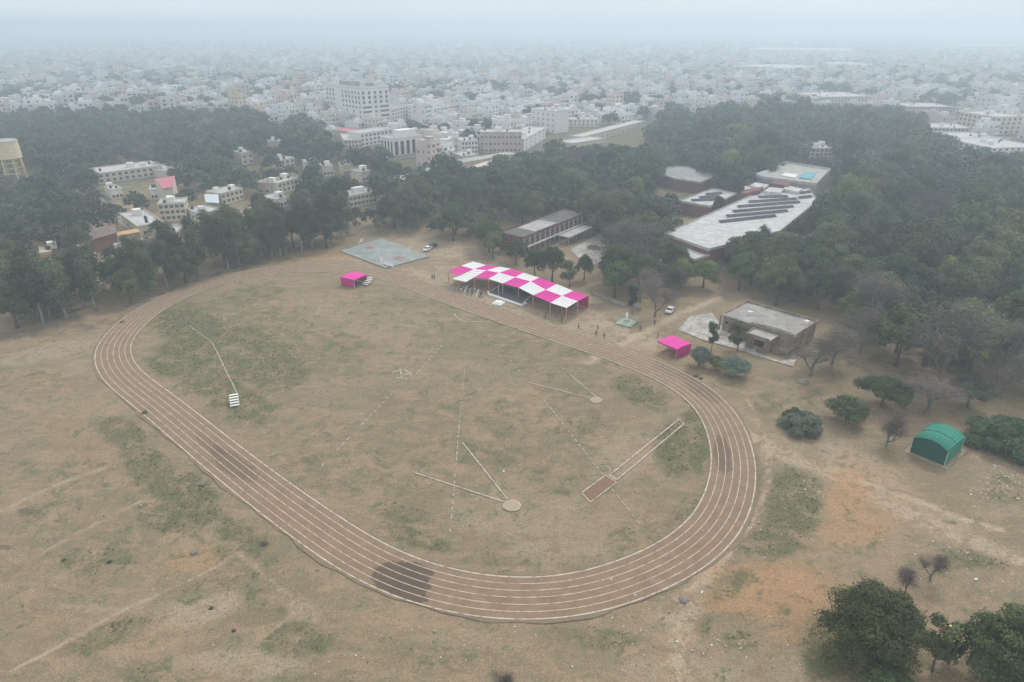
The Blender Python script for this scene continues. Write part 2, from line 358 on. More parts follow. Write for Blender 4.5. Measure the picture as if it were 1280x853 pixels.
def soilmat(name, c0, c1, line=False, wet=()):
    m = bpy.data.materials.new(name); m.use_nodes = True; n, l = m.node_tree.nodes, m.node_tree.links; b = pr(m)
    b.inputs['Roughness'].default_value = .95; b.inputs['Specular IOR Level'].default_value = .05
    g = n.new('ShaderNodeNewGeometry')
    z = n.new('ShaderNodeTexNoise'); z.inputs['Scale'].default_value = .45; z.inputs['Detail'].default_value = 8; z.inputs['Roughness'].default_value = .72; l.new(g.outputs['Position'], z.inputs['Vector'])
    mr = n.new('ShaderNodeMapRange'); mr.inputs[1].default_value = .32; mr.inputs[2].default_value = .68; l.new(z.outputs['Fac'], mr.inputs[0])
    k = n.new('ShaderNodeMix'); k.data_type = 'RGBA'; l.new(mr.outputs[0], k.inputs[0]); k.inputs[6].default_value = (*c0, 1); k.inputs[7].default_value = (*c1, 1)
    src = k.outputs[2]
    z4 = n.new('ShaderNodeTexNoise'); z4.inputs['Scale'].default_value = 5; z4.inputs['Detail'].default_value = 4; l.new(g.outputs['Position'], z4.inputs['Vector'])
    mr4 = n.new('ShaderNodeMapRange'); mr4.inputs[1].default_value = .3; mr4.inputs[2].default_value = .7; mr4.inputs[3].default_value = .88; mr4.inputs[4].default_value = 1.12; l.new(z4.outputs['Fac'], mr4.inputs[0])
    s4 = n.new('ShaderNodeVectorMath'); s4.operation = 'SCALE'; l.new(src, s4.inputs[0]); l.new(mr4.outputs[0], s4.inputs['Scale']); src = s4.outputs[0]
    for (x, y), rx, ry, ang, amt in wet:      # damp stains left by watering: ellipses in metres on the ground, ragged edges
        mp = n.new('ShaderNodeMapping'); mp.vector_type = 'TEXTURE'; mp.inputs['Location'].default_value = (x, y, 0)
        mp.inputs['Rotation'].default_value = (0, 0, ang); mp.inputs['Scale'].default_value = (rx, ry, 1e6); l.new(g.outputs['Position'], mp.inputs[0])
        ln = n.new('ShaderNodeVectorMath'); ln.operation = 'LENGTH'; l.new(mp.outputs[0], ln.inputs[0])
        ad = n.new('ShaderNodeMath'); ad.operation = 'MULTIPLY_ADD'; l.new(z.outputs['Fac'], ad.inputs[0]); ad.inputs[1].default_value = 2.0; l.new(ln.outputs['Value'], ad.inputs[2])
        r = n.new('ShaderNodeMapRange'); l.new(ad.outputs[0], r.inputs[0]); r.inputs[1].default_value = 1.90; r.inputs[2].default_value = 2.0; r.inputs[3].default_value = amt; r.inputs[4].default_value = 0
        kk = n.new('ShaderNodeMix'); kk.data_type = 'RGBA'; l.new(r.outputs[0], kk.inputs[0]); l.new(src, kk.inputs[6]); kk.inputs[7].default_value = (0.115, 0.085, 0.066, 1); src = kk.outputs[2]
    if line:    # chalk lines worn thin in places
        nz = n.new('ShaderNodeTexNoise'); nz.inputs['Scale'].default_value = 1.1; nz.inputs['Detail'].default_value = 6; l.new(g.outputs['Position'], nz.inputs['Vector'])
        mm = n.new('ShaderNodeMapRange'); l.new(nz.outputs['Fac'], mm.inputs[0]); mm.inputs[1].default_value = .34; mm.inputs[2].default_value = .52
        kk = n.new('ShaderNodeMix'); kk.data_type = 'RGBA'; l.new(mm.outputs[0], kk.inputs[0]); kk.inputs[6].default_value = (.30, .25, .19, 1); l.new(src, kk.inputs[7]); src = kk.outputs[2]
    l.new(src, b.inputs['Base Color'])
    return m
def tdir(x, y):
    p = np.array(W(x, y)); i = int(np.argmin(((TC+TN*3.8-p)**2).sum(1))); return math.atan2(*(TC[(i+1) % len(TC)]-TC[i])[::-1])
WET = [(W(497,722),4.0,3.2,tdir(502,728),.9),(W(510,738),3.2,3.2,0,.9),(W(520,715),3.0,1.6,tdir(520,715),.9),(W(290,580),8,2.2,tdir(300,588),.5),(W(262,556),6,1.2,tdir(262,556),.35),(W(903,568),6.5,1.6,tdir(903,568),.6),
       (W(878,488),6,2.4,tdir(878,488),.5),(W(845,464),6,3,tdir(845,464),.35)]
trackmat = soilmat('track_soil', (0.290, 0.210, 0.145), (0.215, 0.152, 0.102), wet=WET)
shoulder = soilmat('track_shoulder', (0.26, 0.20, 0.145), (0.185, 0.145, 0.10))
limemat = soilmat('lime_line', (0.66, 0.60, 0.51), (0.50, 0.44, 0.36), line=True)
LW = 7.62; ZT = 0.02
struct('track_shoulder', ring('', -0.3, LW+.55, ZT-0.006, 0, wob=.5), shoulder, 'bare brown earth edge around the running track')
struct('running_track', ring('', 0.0, LW, ZT, 0), trackmat, 'six lane earth running track with damp patches')
lines = MB()
for k in range(7):
    o = LW/6*k; wd = .10 if k in (0, 6) else .06
    r_ = ring('', o-wd, o+wd if k == 0 else o+wd*.9, ZT+.005, 0); q = len(lines.v)
    lines.v += r_.v; lines.f += [tuple(i+q for i in f_) for f_ in r_.f]; lines.m += r_.m
struct('track_lines', lines, limemat, 'white lime lane lines of the running track')
# ------------------------------------------------------------------ chalk markings inside the track
def strip(mb, p, q, wd, z=ZT, dash=None, px=True):
    a = Vector(W(*p)) if px else Vector(p); b = Vector(W(*q)) if px else Vector(q); d = b-a; Ln = d.length; d.normalize(); nn = Vector((-d.y, d.x))*wd/2
    segs = [(0, Ln)] if not dash else [(s, min(s+dash[0]*random.uniform(.6, 1.2), Ln)) for s in np.arange(0, Ln, dash[1])]
    for s, t in segs:
        if dash and random.random() < .08: continue
        A, B_ = a+d*s, a+d*t; mb.quad((*(A-nn), z), (*(B_-nn), z), (*(B_+nn), z), (*(A+nn), z))
mk = MB(); fa = MB()
strip(mk, (518,591), (632,628), .26); strip(mk, (578,553), (634,624), .26)
strip(fa, (583,440), (575,520), .18, dash=(.9, 1.5)); strip(fa, (575,520), (563,665), .22, dash=(1.2, 1.8))
strip(fa, (552,432), (520,468), .28, dash=(1.2, 1.9)); strip(fa, (495,487), (402,583), .28, dash=(1.2, 1.8)); strip(fa, (505,440), (415,470), .15, dash=(.6, 2.5))
strip(fa, (622,430), (660,478), .2, dash=(.7, 1.9)); strip(mk, (660,478), (742,499), .24); strip(mk, (712,468), (745,496), .2)
strip(fa, (690,450), (712,468), .15, dash=(.8, 1.6)); strip(fa, (680,500), (755,596), .22, dash=(1.0, 1.6)); strip(fa, (765,612), (810,668), .18, dash=(1.0, 1.7))
strip(fa, (575,520), (470,560), .12, dash=(.4, 2.6)); strip(fa, (470,560), (440,640), .12, dash=(.3, 3.0))
strip(mk, (236,407), (265,428), .15); strip(mk, (265,428), (298,495), .22)
strip(fa, (280,375), (360,378), .15, dash=(2.0, 2.6))
for x0, y0, x1, y1 in ((568,392,572,398),(572,398,582,402),(582,402,604,402),(490,466,506,462),(506,462,514,469),(495,472,510,474),(500,461,503,474),(500,470,515,466)): strip(mk, (x0, y0), (x1, y1), .34)
# throwing circles
def circle(mb, c, r, wd, z=ZT, n=40):
    for i in range(n):
        a, b = 2*math.pi*i/n, 2*math.pi*(i+1)/n
        mb.quad(*[(c[0]+rr*math.cos(t), c[1]+rr*math.sin(t), z) for rr, t in ((r-wd, a), (r, a), (r, b), (r-wd, b))])
c1 = W(640, 632); circle(mk, c1, 1.5, .2); c2 = W(745, 500); circle(mk, c2, 1.4, .25, n=6); circle(mk, W(277, 443), 1.1, .12, n=24)
# long jump pit and runway
pit = [Vector(W(*p)) for p in ((727,616),(738,628),(771,603),(757,594))]
for i in range(4): strip(mk, pit[i], pit[(i+1) % 4], .22, px=False)
rw = [(762,594),(849,524),(855,530),(771,600)]
strip(mk, rw[0], rw[1], .26); strip(mk, rw[3], rw[2], .26); strip(mk, (762,594), (771,600), .5); strip(mk, rw[1], rw[2], .2)
struct('field_markings', mk, soilmat('chalk', (0.60, 0.55, 0.48), (0.42, 0.36, 0.29), line=True), 'white chalk sector lines, circles and jump runway on the field')
struct('dashed_markings', fa, soilmat('faded_chalk', (0.52, 0.47, 0.40), (0.36, 0.30, 0.23), line=True), 'faded dashed chalk lines across the field')
sp = MB(); sp.quad(*[(p.x, p.y, ZT-.005) for p in pit]); struct('sand_pit', sp, soilmat('pit_sand', (0.25, 0.16, 0.11), (0.19, 0.125, 0.085)), 'brown long jump sand pit')
dc = MB(); dc.prism([(c1[0]+1.3*math.cos(t), c1[1]+1.3*math.sin(t)) for t in np.arange(0, 6.28, .3)], 0, ZT-.004)
dc.prism([(c2[0]+1.1*math.cos(t), c2[1]+1.1*math.sin(t)) for t in np.arange(0, 6.28, .5)], 0, ZT-.004)
struct('throwing_circle', dc, soilmat('packed_soil', (0.42, 0.34, 0.25), (0.36, 0.29, 0.21)), 'packed pale soil of the throwing circles')
# ------------------------------------------------------------------ haze
hz = MB().box(-6600, -420, -1.2, 6600, 7100, 84)
hm = bpy.data.materials.new('haze'); hm.use_nodes = True; hm.node_tree.nodes.remove(pr(hm))
pv = hm.node_tree.nodes.new('ShaderNodeVolumePrincipled'); pv.inputs['Density'].default_value = HAZE_DENSITY
pv.inputs['Color'].default_value = (0.765, 0.895, 1.0, 1); pv.inputs['Anisotropy'].default_value = 0.4
hm.node_tree.links.new(pv.outputs[0], hm.node_tree.nodes['Material Output'].inputs['Volume'])
tag(hz.build('haze', hm), 'pale blue winter haze over field and city', kind='stuff')
# ------------------------------------------------------------------ shared materials
M = dict(
 cream=mat('cream_wall', (.66,.60,.49), stain=.16), white=mat('white_wall', (.78,.77,.74), stain=.12), offwhite=mat('offwhite_roof', (.56,.56,.555), stain=.25, var=.06, scale=.5),
 grey=mat('grey_concrete', (.36,.35,.33), stain=.3, var=.2), darkroof=mat('dark_weathered_roof', (.17,.16,.155), stain=.4, var=.25, scale=1.2),
 palewash=mat('pale_roof_patch', (.46,.45,.42), stain=.3, var=.2), brick=mat('red_brick', (.22,.095,.072), stain=.3, var=.2), brown=mat('brown_plaster', (.36,.28,.22), stain=.45, var=.25, scale=1.5),
 pinkish=mat('pink_plaster', (.60,.47,.42), stain=.2), glass=mat('dark_window', (.035,.04,.045), rough=.25, spec=.5, var=.3), blackish=mat('dark_opening', (.03,.028,.026)),
 pinkcloth=mat('pink_cloth', (.72,.045,.36), rough=.8, var=.06), pinkdeep=mat('deep_pink_cloth', (.50,.03,.22), rough=.8), whitecloth=mat('white_cloth', (.82,.82,.82), rough=.8, var=.04),
 pole=mat('orange_pole', (.62,.28,.20)), steel=mat('pale_steel', (.55,.56,.56), rough=.5), panel=mat('solar_panel', (.028,.034,.05), rough=.6, spec=.1, var=.3, scale=.7),
 aqua=mat('turquoise_sheet', (.15,.38,.43)), bluewhite=mat('blue_white_sheet', (.50,.58,.62), rough=.5), tank=mat('black_tank', (.03,.03,.035), rough=.5), greenT=mat('green_tarpaulin', (.010,.23,.155), rough=.55, var=.1, spec=.35),
 greenShaded=mat('dark_shaded_green', (.010,.085,.07), rough=.7), yellow=mat('yellow_frame', (.75,.62,.30), stain=.1), beige=mat('beige_tank', (.78,.64,.42), stain=.12), court=None,
 floor=mat('dark_carpet', (.10,.10,.11)), red=mat('red_carpet', (.30,.10,.08)), orange=mat('orange_sheet', (.55,.36,.16)), brownroof=mat('brown_roof', (.24,.18,.17), stain=.3), apron=mat('pale_concrete', (.50,.47,.43), stain=.35, var=.25, scale=.9),
 netgreen=mat('green_net', (.06,.36,.25)), planter=mat('planter_soil', (.14,.09,.06)), paint=mat('car_white', (.75,.76,.77), rough=.3, spec=.5), darkpaint=mat('car_dark', (.05,.06,.08), rough=.3, spec=.5),
 tyre=mat('rubber', (.02,.02,.02)), pinkroof=mat('pink_shamiana', (.50,.17,.22), rough=.8), wood=mat('wood', (.22,.13,.08)))
PBLD = []
BLD = []      # footprints (world polygons) that no tree may stand in
KEEP = []     # (photo box, distance): parts of buildings the photograph shows free of trees
def win_mesh(wd, ht, style='window'):
    mb = MB(); mb.box(-wd/2, -.05, 0, wd/2, .06, ht, 0); t = .09
    mb.box(-wd/2-t, -.16, -t, wd/2+t, -.052, 0, 1); mb.box(-wd/2-t, -.13, ht, wd/2+t, -.052, ht+t, 1)
    if style == 'window': mb.box(-.03, -.09, 0, .03, -.052, ht, 1)
    return mb
WM = {}
def window(parent, x, y, z, rz, wd=1.2, ht=1.3, trim='white', glass='glass'):
    k = (wd, ht, trim, glass)
    if k not in WM: WM[k] = win_mesh(wd, ht).mesh('window', [M[glass], M[trim]])
    return link('window', WM[k], parent, (x, y, z), rz)
class Bld: pass
def rect(a, b, d, h):
    """front-left, front-right and one back point of a roof h metres up, in photo px -> origin, angle, width, depth"""
    A, B, D = W(*a, h), W(*b, h), W(*d, h)
    ang = math.atan2(B[1]-A[1], B[0]-A[0]); wd = math.dist(A, B)
    dp = -(D[0]-A[0])*math.sin(ang)+(D[1]-A[1])*math.cos(ang)
    return A, ang, wd, dp
def building(name, label, cat, a, b, d, h, wall='cream', roof='offwhite', rows=2, cols=6, ww=1.2, wh=1.3, par=.5, scols=None, group=None, keep=None, dist=None, depth=None, trim='white', band=None, glass='glass', z0=0.9):
    A, ang, wd, dp = rect(a, b, d, h)
    if depth: dp = depth
    o = empty(name, A[0], A[1], ang, label, cat, group)
    MB().box(0, 0, 0, wd, dp, h-.25).build('wall', M[wall], o)
    r = MB(); r.box(-.15, -.15, h-.25, wd+.15, dp+.15, h)
    r.build('roof', M[roof], o)
    if par:
        p = MB(); t = .22
        p.box(-.15, -.15, h+.003, wd+.15, t-.15, h+par); p.box(-.15, dp+.15-t, h+.003, wd+.15, dp+.15, h+par)
        p.box(-.15, t-.148, h+.003, t-.15, dp+.148-t, h+par-.003); p.box(wd+.15-t, t-.148, h+.003, wd+.15, dp+.148-t, h+par-.003)
        p.build('parapet', M[band or wall], o)
    fh = (h-.4)/max(rows, 1)
    for i in range(rows):
        zz = i*fh+z0
        for j in range(cols): window(o, wd*(j+.5)/cols, 0, zz, 0, min(ww, wd/cols*.7), min(wh, fh*.6), trim, glass)
        sc_ = scols if scols is not None else max(1, int(dp/4))
        cx = W((a[0]+b[0])/2, a[1])[0]
        for j in range(min(sc_, 12)):
            if A[0]+wd*.5*math.cos(ang) < 0: window(o, wd, dp*(j+.5)/sc_, zz, math.pi/2, ww, min(wh, fh*.6), trim, glass)
            else: window(o, 0, dp*(j+.5)/sc_, zz, -math.pi/2, ww, min(wh, fh*.6), trim, glass)
    BLD.append((A[0], A[1], ang, wd, dp))
    if keep: KEEP.append((keep, max(A[1], A[1]+wd*math.sin(ang))-1 if dist is None else dist))
    R = Bld(); R.o = o; R.wd = wd; R.dp = dp; R.h = h; R.ang = ang; R.A = A
    return R
def rooftop(R, seed, n=3, tank=True):
    rr = random.Random(seed)
    for k in range(n):
        s = rr.uniform(1.8, 3.2); x = rr.uniform(.1, .85)*R.wd; y = rr.uniform(.25, .8)*R.dp
        MB().box(x, y, R.h+.01, x+s, y+s*.9, R.h+rr.uniform(1.8, 2.4)).build('stair_room' if k == 0 else 'roof_room', M['white'], R.o)
    if tank:
        for k in range(2):
            x = rr.uniform(.1, .9)*R.wd; y = rr.uniform(.2, .7)*R.dp
            MB().tube([(x, y, R.h+.01), (x, y, R.h+1.1), (x, y, R.h+1.3)], [.55, .55, .25], 10).build('water_tank', M['tank'], R.o)
# ---- hospital-like tall block: two visible faces meeting at the near corner
def tall_block():
    h = 27; A, B, D = (Vector(W(*p)) for p in ((411,149),(454,157.5),(489,154)))
    o = empty('tall_block', A.x, A.y, 0, 'tall cream block with rows of dark square windows standing above the city', 'building')
    q = [Vector((0, 0)), B-A, D-A, D-B]
    MB().prism(q, 0, h-.3).build('wall', M['white'], o); MB().prism(q, h-.298, h).build('roof', M['grey'], o)
    mb = MB()
    for i in range(4):
        a, b = q[i], q[(i+1) % 4]; d = b-a; m_ = (a+b)/2; nn = Vector((-d.y, d.x)).normalized()*.13
        mb.obox(m_.x+nn.x, m_.y+nn.y, h+.002, d.length-.3, .25, 1.5, math.atan2(d.y, d.x))
    mb.build('parapet', M['white'], o)
    for (a, b, n) in ((q[0], q[1], 11), (q[1], q[2], 5)):
        d = b-a; rz = math.atan2(d.y, d.x)
        for r in range(7):
            for k in range(n):
                if n == 5 and r in (1, 2, 3) and k != 2:
                    if k in (0, 3): p = a+d*((k+1)/n); window(o, p.x, p.y, 2.4+r*3.4, rz, d.length/n*1.5, 1.4)
                    continue
                if n == 11 and (r < 3 and k % 2 or (k in (3, 4))): continue
                p = a+d*((k+.5)/n); window(o, p.x, p.y, 2.2+r*3.4, rz, 2.0, 2.3 if r > 3 else 1.7)
    for k, (u, v, s, t) in enumerate(((.15,.5,7,3),(.45,.4,12,3.6),(.8,.6,6,3.2),(.7,.15,4,2.6))):
        p = q[1]*u+q[3]*v; MB().obox(p.x, p.y, h+.01, s, s*.6, t, -.7).build('roof_room', M['grey'], o)
    KEEP.append(((408,100,490,160), 545)); PBLD.append([(p.x+A.x, p.y+A.y) for p in q])
tall_block()
R = building('curved_annexe', 'low white annexe with two window bands beside the tall block', 'building', (489,138), (516,132), (489,129), 8.5, wall='white', roof='grey', rows=3, cols=8, ww=2.0, wh=1.5, par=.9, keep=(488,130,516,152), z0=1.6)
R = building('striped_office', 'white office block with five tall dark vertical window strips', 'building', (491,175), (528,170), (486,166), 11.5, wall='white', roof='offwhite', rows=0, cols=0, par=.8, keep=(490,158,529,198), depth=12)
for k in range(6):
    if k == 0: continue
    MB().box(R.wd*(k-.72)/5.2+.0, -.12, 2.6, R.wd*(k-.72)/5.2+R.wd*.105, .05, 10.2).build('window', M['glass'], R.o)
for k in range(4): MB().box(-.12, R.dp*(k+.3)/4, 2.6, .05, R.dp*(k+.7)/4, 10.2).build('window', M['glass'], R.o)
MB().box(-.6, -1.2, 2.0, R.wd+.6, -.003, 2.3).build('canopy', M['grey'], R.o)
MB().box(R.wd*.35, 3, R.h+.01, R.wd*.85, 10, R.h+4.0).build('roof_room', M['white'], R.o)
building('white_office', 'white three-storey block behind the striped office', 'building', (450,168), (490,162), (455,158), 8, depth=12, wall='white', rows=3, cols=8, par=.8, keep=(450,156,492,175), ww=1.8)
building('pink_hall', 'pale pink flat hall below the tall block', 'building', (415,163), (440,166), (413,158), 5, wall='pinkish', roof='pinkroof', rows=1, cols=4, keep=(414,160,446,176))
building('beige_lowrise', 'beige low-rise with a wide roof in front of the pink hall', 'building', (430,176), (452,175), (428,168), 5, wall='cream', rows=2, cols=5, keep=(428,170,452,184))
for (a, b, d, h, wl, lb, kp, r_, c_) in (
 ((577,177),(597,176),(580,168),8,'white','white apartment house with balconies facing the market road',(576,168,600,195),3,5),
 ((600,166),(652,166),(606,158),12,'pinkish','long pinkish apartment block with columned front by the market road',(598,158,652,192),3,10),
 ((577,196),(598,194),(578,190),4.5,'cream','cream low house beside the long pinkish block',(575,188,600,206),1,4),
 ((540,157),(575,160),(543,151),4.5,'white','low white house behind the roadside trees',None,2,6),
 ((655,175),(682,160),(648,160),7,'white','white block with uneven roof beside the pinkish block',(654,158,676,190),3,5),
 ((697,140),(705,138),(664,134),14,'cream','tall narrow stairwell building above the mid city roofs',None,4,1),
 ((664,136),(695,140),(664,126),15,'white','large blank pale block on the near city edge',(662,130,704,168),4,5),
 ((706,150),(748,150),(712,144),5,'white','white terrace with a long flat roof by the diagonal road',None,2,8)):
    R = building('city_block', lb, 'building', a, b, d, h, wall=wl, rows=r_, cols=c_, keep=kp, depth=13, group='larger blocks on the city edge'); rooftop(R, a[0], 2)
# long flat roofs along the diagonal road
for (a, b, d, h, lb) in (((728,172),(806,152),(724,168),4.5,'long pale roof of the shop row along the diagonal road'), ((715,180),(757,174),(712,175),4.5,'shorter shop row with a pale roof near the diagonal road')):
    building('shop_row', lb, 'shops', a, b, d, h, wall='cream', rows=1, cols=12, keep=(718,150,806,182), group='shop rows by the road')
for (a, b, d, h, lb, wl, rf) in (((502,226),(560,209),(502,219),5,'white sheeted market shed at the road end','white','offwhite'), ((574,204),(646,192),(574,199),5,'long pinkish market shed along the road','pinkish','palewash'),
                         ((500,236),(520,231),(499,231),4,'small pale shed by the road end','cream','offwhite'), ((600,211),(640,199),(596,207),4,'low cream stall roof behind the tree belt','cream','cream')):
    building('market_shed', lb, 'shed', a, b, d, h, wall=wl, roof=rf, rows=1, cols=7, wh=1.5, par=0, keep=None, depth=8, group='market sheds along the road', z0=.3)
# far right large buildings
for (a, b, d, h, wl, lb, kp, r_, c_) in (
 ((975,86),(1032,84),(978,80),10,'white','long white multi-storey building half lost in the haze',None,4,14),
 ((1022,122),(1089,121),(1024,116),5.5,'cream','pale green-grey banded block beyond the wood',(1018,112,1090,128),3,16),
 ((1048,82),(1100,82),(1050,78),8,'white','faint far slab block in the haze',None,3,12),
 ((935,62),(1060,64),(937,59),20,'white','broad grey slab on the hazy skyline',None,4,20),
 ((1215,58),(1300,58),(1217,55),20,'white','grey high slab faint on the hazy skyline',None,4,12),
 ((1120,110),(1168,111),(1122,107),5,'cream','low cream block beyond the wood',None,2,10),
 ((1136,134),(1192,134),(1138,129),5,'pinkish','pinkish row with arched windows beyond the wood',(1130,128,1194,140),2,12),
 ((1246,147),(1280,146),(1249,139),12,'cream','cream water-tank block standing above white roofs',(1240,138,1280,170),4,5),
 ((1163,160),(1212,161),(1166,155),5,'white','long white terrace at the wood edge',(1160,152,1215,166),2,10),
 ((1210,175),(1252,174),(1212,166),5.5,'white','stepped white block at the wood edge',(1195,160,1280,184),2,8),
 ((1240,186),(1300,184),(1243,172),6,'white','big white cube house behind the wood',(1240,165,1280,190),3,8),
 ((1009,186),(1042,186),(1010,179),5,'pinkish','pinkish house alone among the dark trees',(1008,178,1043,194),2,6),
 ((765,88),(865,88),(768,85),6,'white','long white barrack block in the haze',None,2,18),
 ((767,107),(800,106),(769,102),6.5,'white','plain white cube block in the haze',None,3,6)):
    R = building('city_block', lb, 'building', a, b, d, h, wall=wl, rows=r_, cols=c_, ww=1.8, wh=1.6, keep=kp, group='larger blocks on the city edge'); rooftop(R, a[0], 2)
# ---- colony behind the treeline
for (a, b, d, h, wl, lb, kp, r_, c_) in (
 ((121,218),(206,207),(124,210),5,'cream','long cream quarters with shuttered windows',(122,205,208,230),2,11),
 ((207,215),(250,206),(206,210),3.5,'cream','low beige annexe running on from the long quarters',None,1,6),
 ((197,256),(230,254),(187,240),7,'cream','stepped cream flats with dark balconies under the pink shamiana',(188,240,231,276),3,5),
 ((276,243),(303,236),(272,236),5,'cream','cream two-storey flats with dark balconies beside the white shed roof',(258,236,304,256),2,5),
 ((347,230),(372,223),(340,223),5,'cream','cream flats with a white-fronted balcony row',(322,220,373,240),2,5),
 ((320,229),(337,230),(322,222),5,'pinkish','bare pinkish gable-end block next to the balcony flats',None,1,2),
 ((301,192),(316,190),(296,189),6.5,'cream','narrow cream house with two square windows between big trees',(294,186,330,208),2,2),
 ((335,178),(352,177),(337,173),5,'pinkish','pale pinkish cube house high among the trees',(333,172,354,182),1,3),
 ((350,201),(368,198),(351,196),5,'cream','cream L-shaped house with a chimney-like stair',(348,188,384,206),2,3),
 ((382,204),(394,203),(383,200),5,'cream','small cream house beside the L-shaped one',None,1,3),
 ((403,209),(416,208),(404,205),5,'cream','small yellowish house with a white roof edge',(402,204,417,218),1,3),
 ((436,246),(470,240),(438,238),5,'cream','cream unfinished flats in the tree gap above the court',(432,236,472,256),2,7),
 ((420,262),(434,260),(421,257),4,'pinkish','low pinkish house in the tree gap above the court',None,1,3),
 ((187,238),(200,237),(188,232),4.5,'white','white flat-roofed house beside the pink shamiana',(186,228,200,245),1,3),
 ((138,238),(152,236),(139,232),4.5,'white','small white house below the long quarters',(136,230,156,246),1,3),
 ((150,268),(172,284),(156,262),4,'cream','ruined cream lane wall house in the left colony',(150,260,175,284),1,4),
 ((200,292),(240,290),(198,284),4,'cream','low cream house with rubble yard behind the eucalyptus',(196,280,245,300),1,6),
 ((50,318),(64,316),(51,313),4,'orange','small orange-fronted house behind the eucalyptus',(48,308,66,320),1,2),
 ((345,250),(358,247),(346,246),4,'white','low white house just behind the eucalyptus, below the balcony flats',(344,245,359,254),1,3),
 ((385,262),(400,259),(386,258),4,'cream','low cream house peeping between tree crowns above the bend',(384,257,401,266),1,3),
 ((428,208),(440,207),(429,204),5,'cream','cream block among trees before the striped office',(427,203,441,214),1,3),
 ((452,216),(463,214),(453,212),5,'cream','yellowish cream block under the tall tree by the striped office',(451,211,464,222),1,3),
 ((300,272),(316,270),(301,268),4,'pinkish','pinkish low house behind the eucalyptus crowns',(299,266,317,277),1,3),
 ((160,312),(176,308),(161,307),3.5,'white','white hut behind the eucalyptus beside the orange tin roof',(159,306,177,317),1,2),
 ((232,262),(248,268),(236,256),3.5,'cream','cream yard wall house next to the stepped flats',(231,256,250,270),1,3),
 ((90,330),(103,327),(91,325),3.5,'pinkish','pinkish hut seen low between eucalyptus trunks',None,1,2),
 ((105,322),(120,318),(106,314),4,'white','white-fronted house seen through the eucalyptus gap',(104,310,124,326),1,3)):
    R = building('colony_house', lb, 'house', a, b, d, h, wall=wl, rows=r_, cols=c_, keep=kp, depth=9 if c_ < 9 else None, group='houses of the colony behind the treeline', ww=1.3); rooftop(R, a[0]+3, 2 if c_ > 4 else 1)
    KEEP[-1:] = KEEP[-1:]
def shed(name, label, cat, corners, h, roofm, wallm='grey', ridge=1.0, keep=None, group=None, th=.12):
    """a gabled shed; corners: roof corner px fl, fr, br, bl"""
    Ps = [Vector((*W(*c, h), 0)) for c in corners]; o = empty(name, Ps[0].x, Ps[0].y, 0, label, cat, group)
    q = [p-Ps[0] for p in Ps]; z = Vector((0, 0, 1))
    mb = MB(); mid1 = (q[0]+q[3])/2; mid2 = (q[1]+q[2])/2
    mb.quad(q[0]+z*h, q[1]+z*h, mid2+z*(h+ridge), mid1+z*(h+ridge)); mb.quad(mid1+z*(h+ridge), mid2+z*(h+ridge), q[2]+z*h, q[3]+z*h)
    ro = mb.build('roof', M[roofm], o); so_ = ro.modifiers.new('t', 'SOLIDIFY'); so_.thickness = th
    c = sum(q, Vector())/4; qi = [c+(p-c)*.93 for p in q]
    MB().prism([(p.x, p.y) for p in qi], 0, h-.15).build('wall', M[wallm], o)
    gb = MB()
    for i, j, mm in ((0, 3, mid1), (1, 2, mid2)):
        mm2 = c+(mm-c)*.93
        k = len(gb.v); gb.v += [tuple(qi[i]+z*(h-.15)), tuple(qi[j]+z*(h-.15)), tuple(mm2+z*(h+ridge*.9))]; gb.f.append((k, k+1, k+2)); gb.m.append(0)
    gb.build('gable', M[wallm], o)
    BLD.append((min(p.x for p in Ps), min(p.y for p in Ps), 0, max(p.x for p in Ps)-min(p.x for p in Ps), max(p.y for p in Ps)-min(p.y for p in Ps)))
    if keep: KEEP.append((keep, Ps[0].y))
    return o
shed('white_roof_shed', 'shed with a bluish white tin roof in the colony', 'shed', ((257,253),(274,254),(273,243),(255,243)), 5, 'bluewhite', 'grey', .4, (254,242,275,256))
shed('brown_roof_hall', 'long hall with a brown gabled roof in the left colony', 'hall', ((112,301),(146,291),(142,284),(112,293)), 5, 'brownroof', 'brick', 1.6, (110,284,146,306))
shed('orange_roof_shed', 'open shed with an orange tin roof next to the brown hall', 'shed', ((146,295),(175,290),(170,286),(148,290)), 4, 'orange', 'brown', .5, (146,284,176,296))
shed('pink_shamiana', 'faded pink shamiana cloth roof over the colony flats', 'tent', ((203,236),(216,234),(219,220),(192,224)), 9, 'pinkroof', 'cream', .8, (192,220,220,238))
# ---- water tower
def water_tower():
    h = 10; x, y = W(17, 222); o = empty('water_tower', x, y, math.radians(8), 'beige overhead water tank on a yellow concrete frame at the picture edge', 'water tower')
    MB().tube([(0, 0, h), (0, 0, h+.4), (0, 0, h+8.2)], [6.6, 6.5, 6.2], 28).build('tank', M['beige'], o, smooth=False)
    MB().tube([(0, 0, h+8.2), (0, 0, h+8.7)], [6.5, 6.1], 28).build('tank_roof', M['palewash'], o)
    for k in range(8):
        a = k*math.pi/4; MB().tube([(6.2*math.cos(a), 6.2*math.sin(a), 0), (5.7*math.cos(a), 5.7*math.sin(a), h)], .42, 6).build('leg', M['yellow'], o)
    for z in (2.6, 5.2, 7.8):
        rr = 6.15-.5*z/h; MB().tube([(rr*math.cos(t*math.pi/4), rr*math.sin(t*math.pi/4), z) for t in range(9)], .3, 5).build('ring_beam', M['yellow'], o)
    MB().tube([(0, 0, 0), (0, 0, h)], 1.2, 12).build('shaft', M['grey'], o)
    KEEP.append(((0,172,38,224), y)); BLD.append((x-8, y-8, 0, 16, 16))
water_tower()
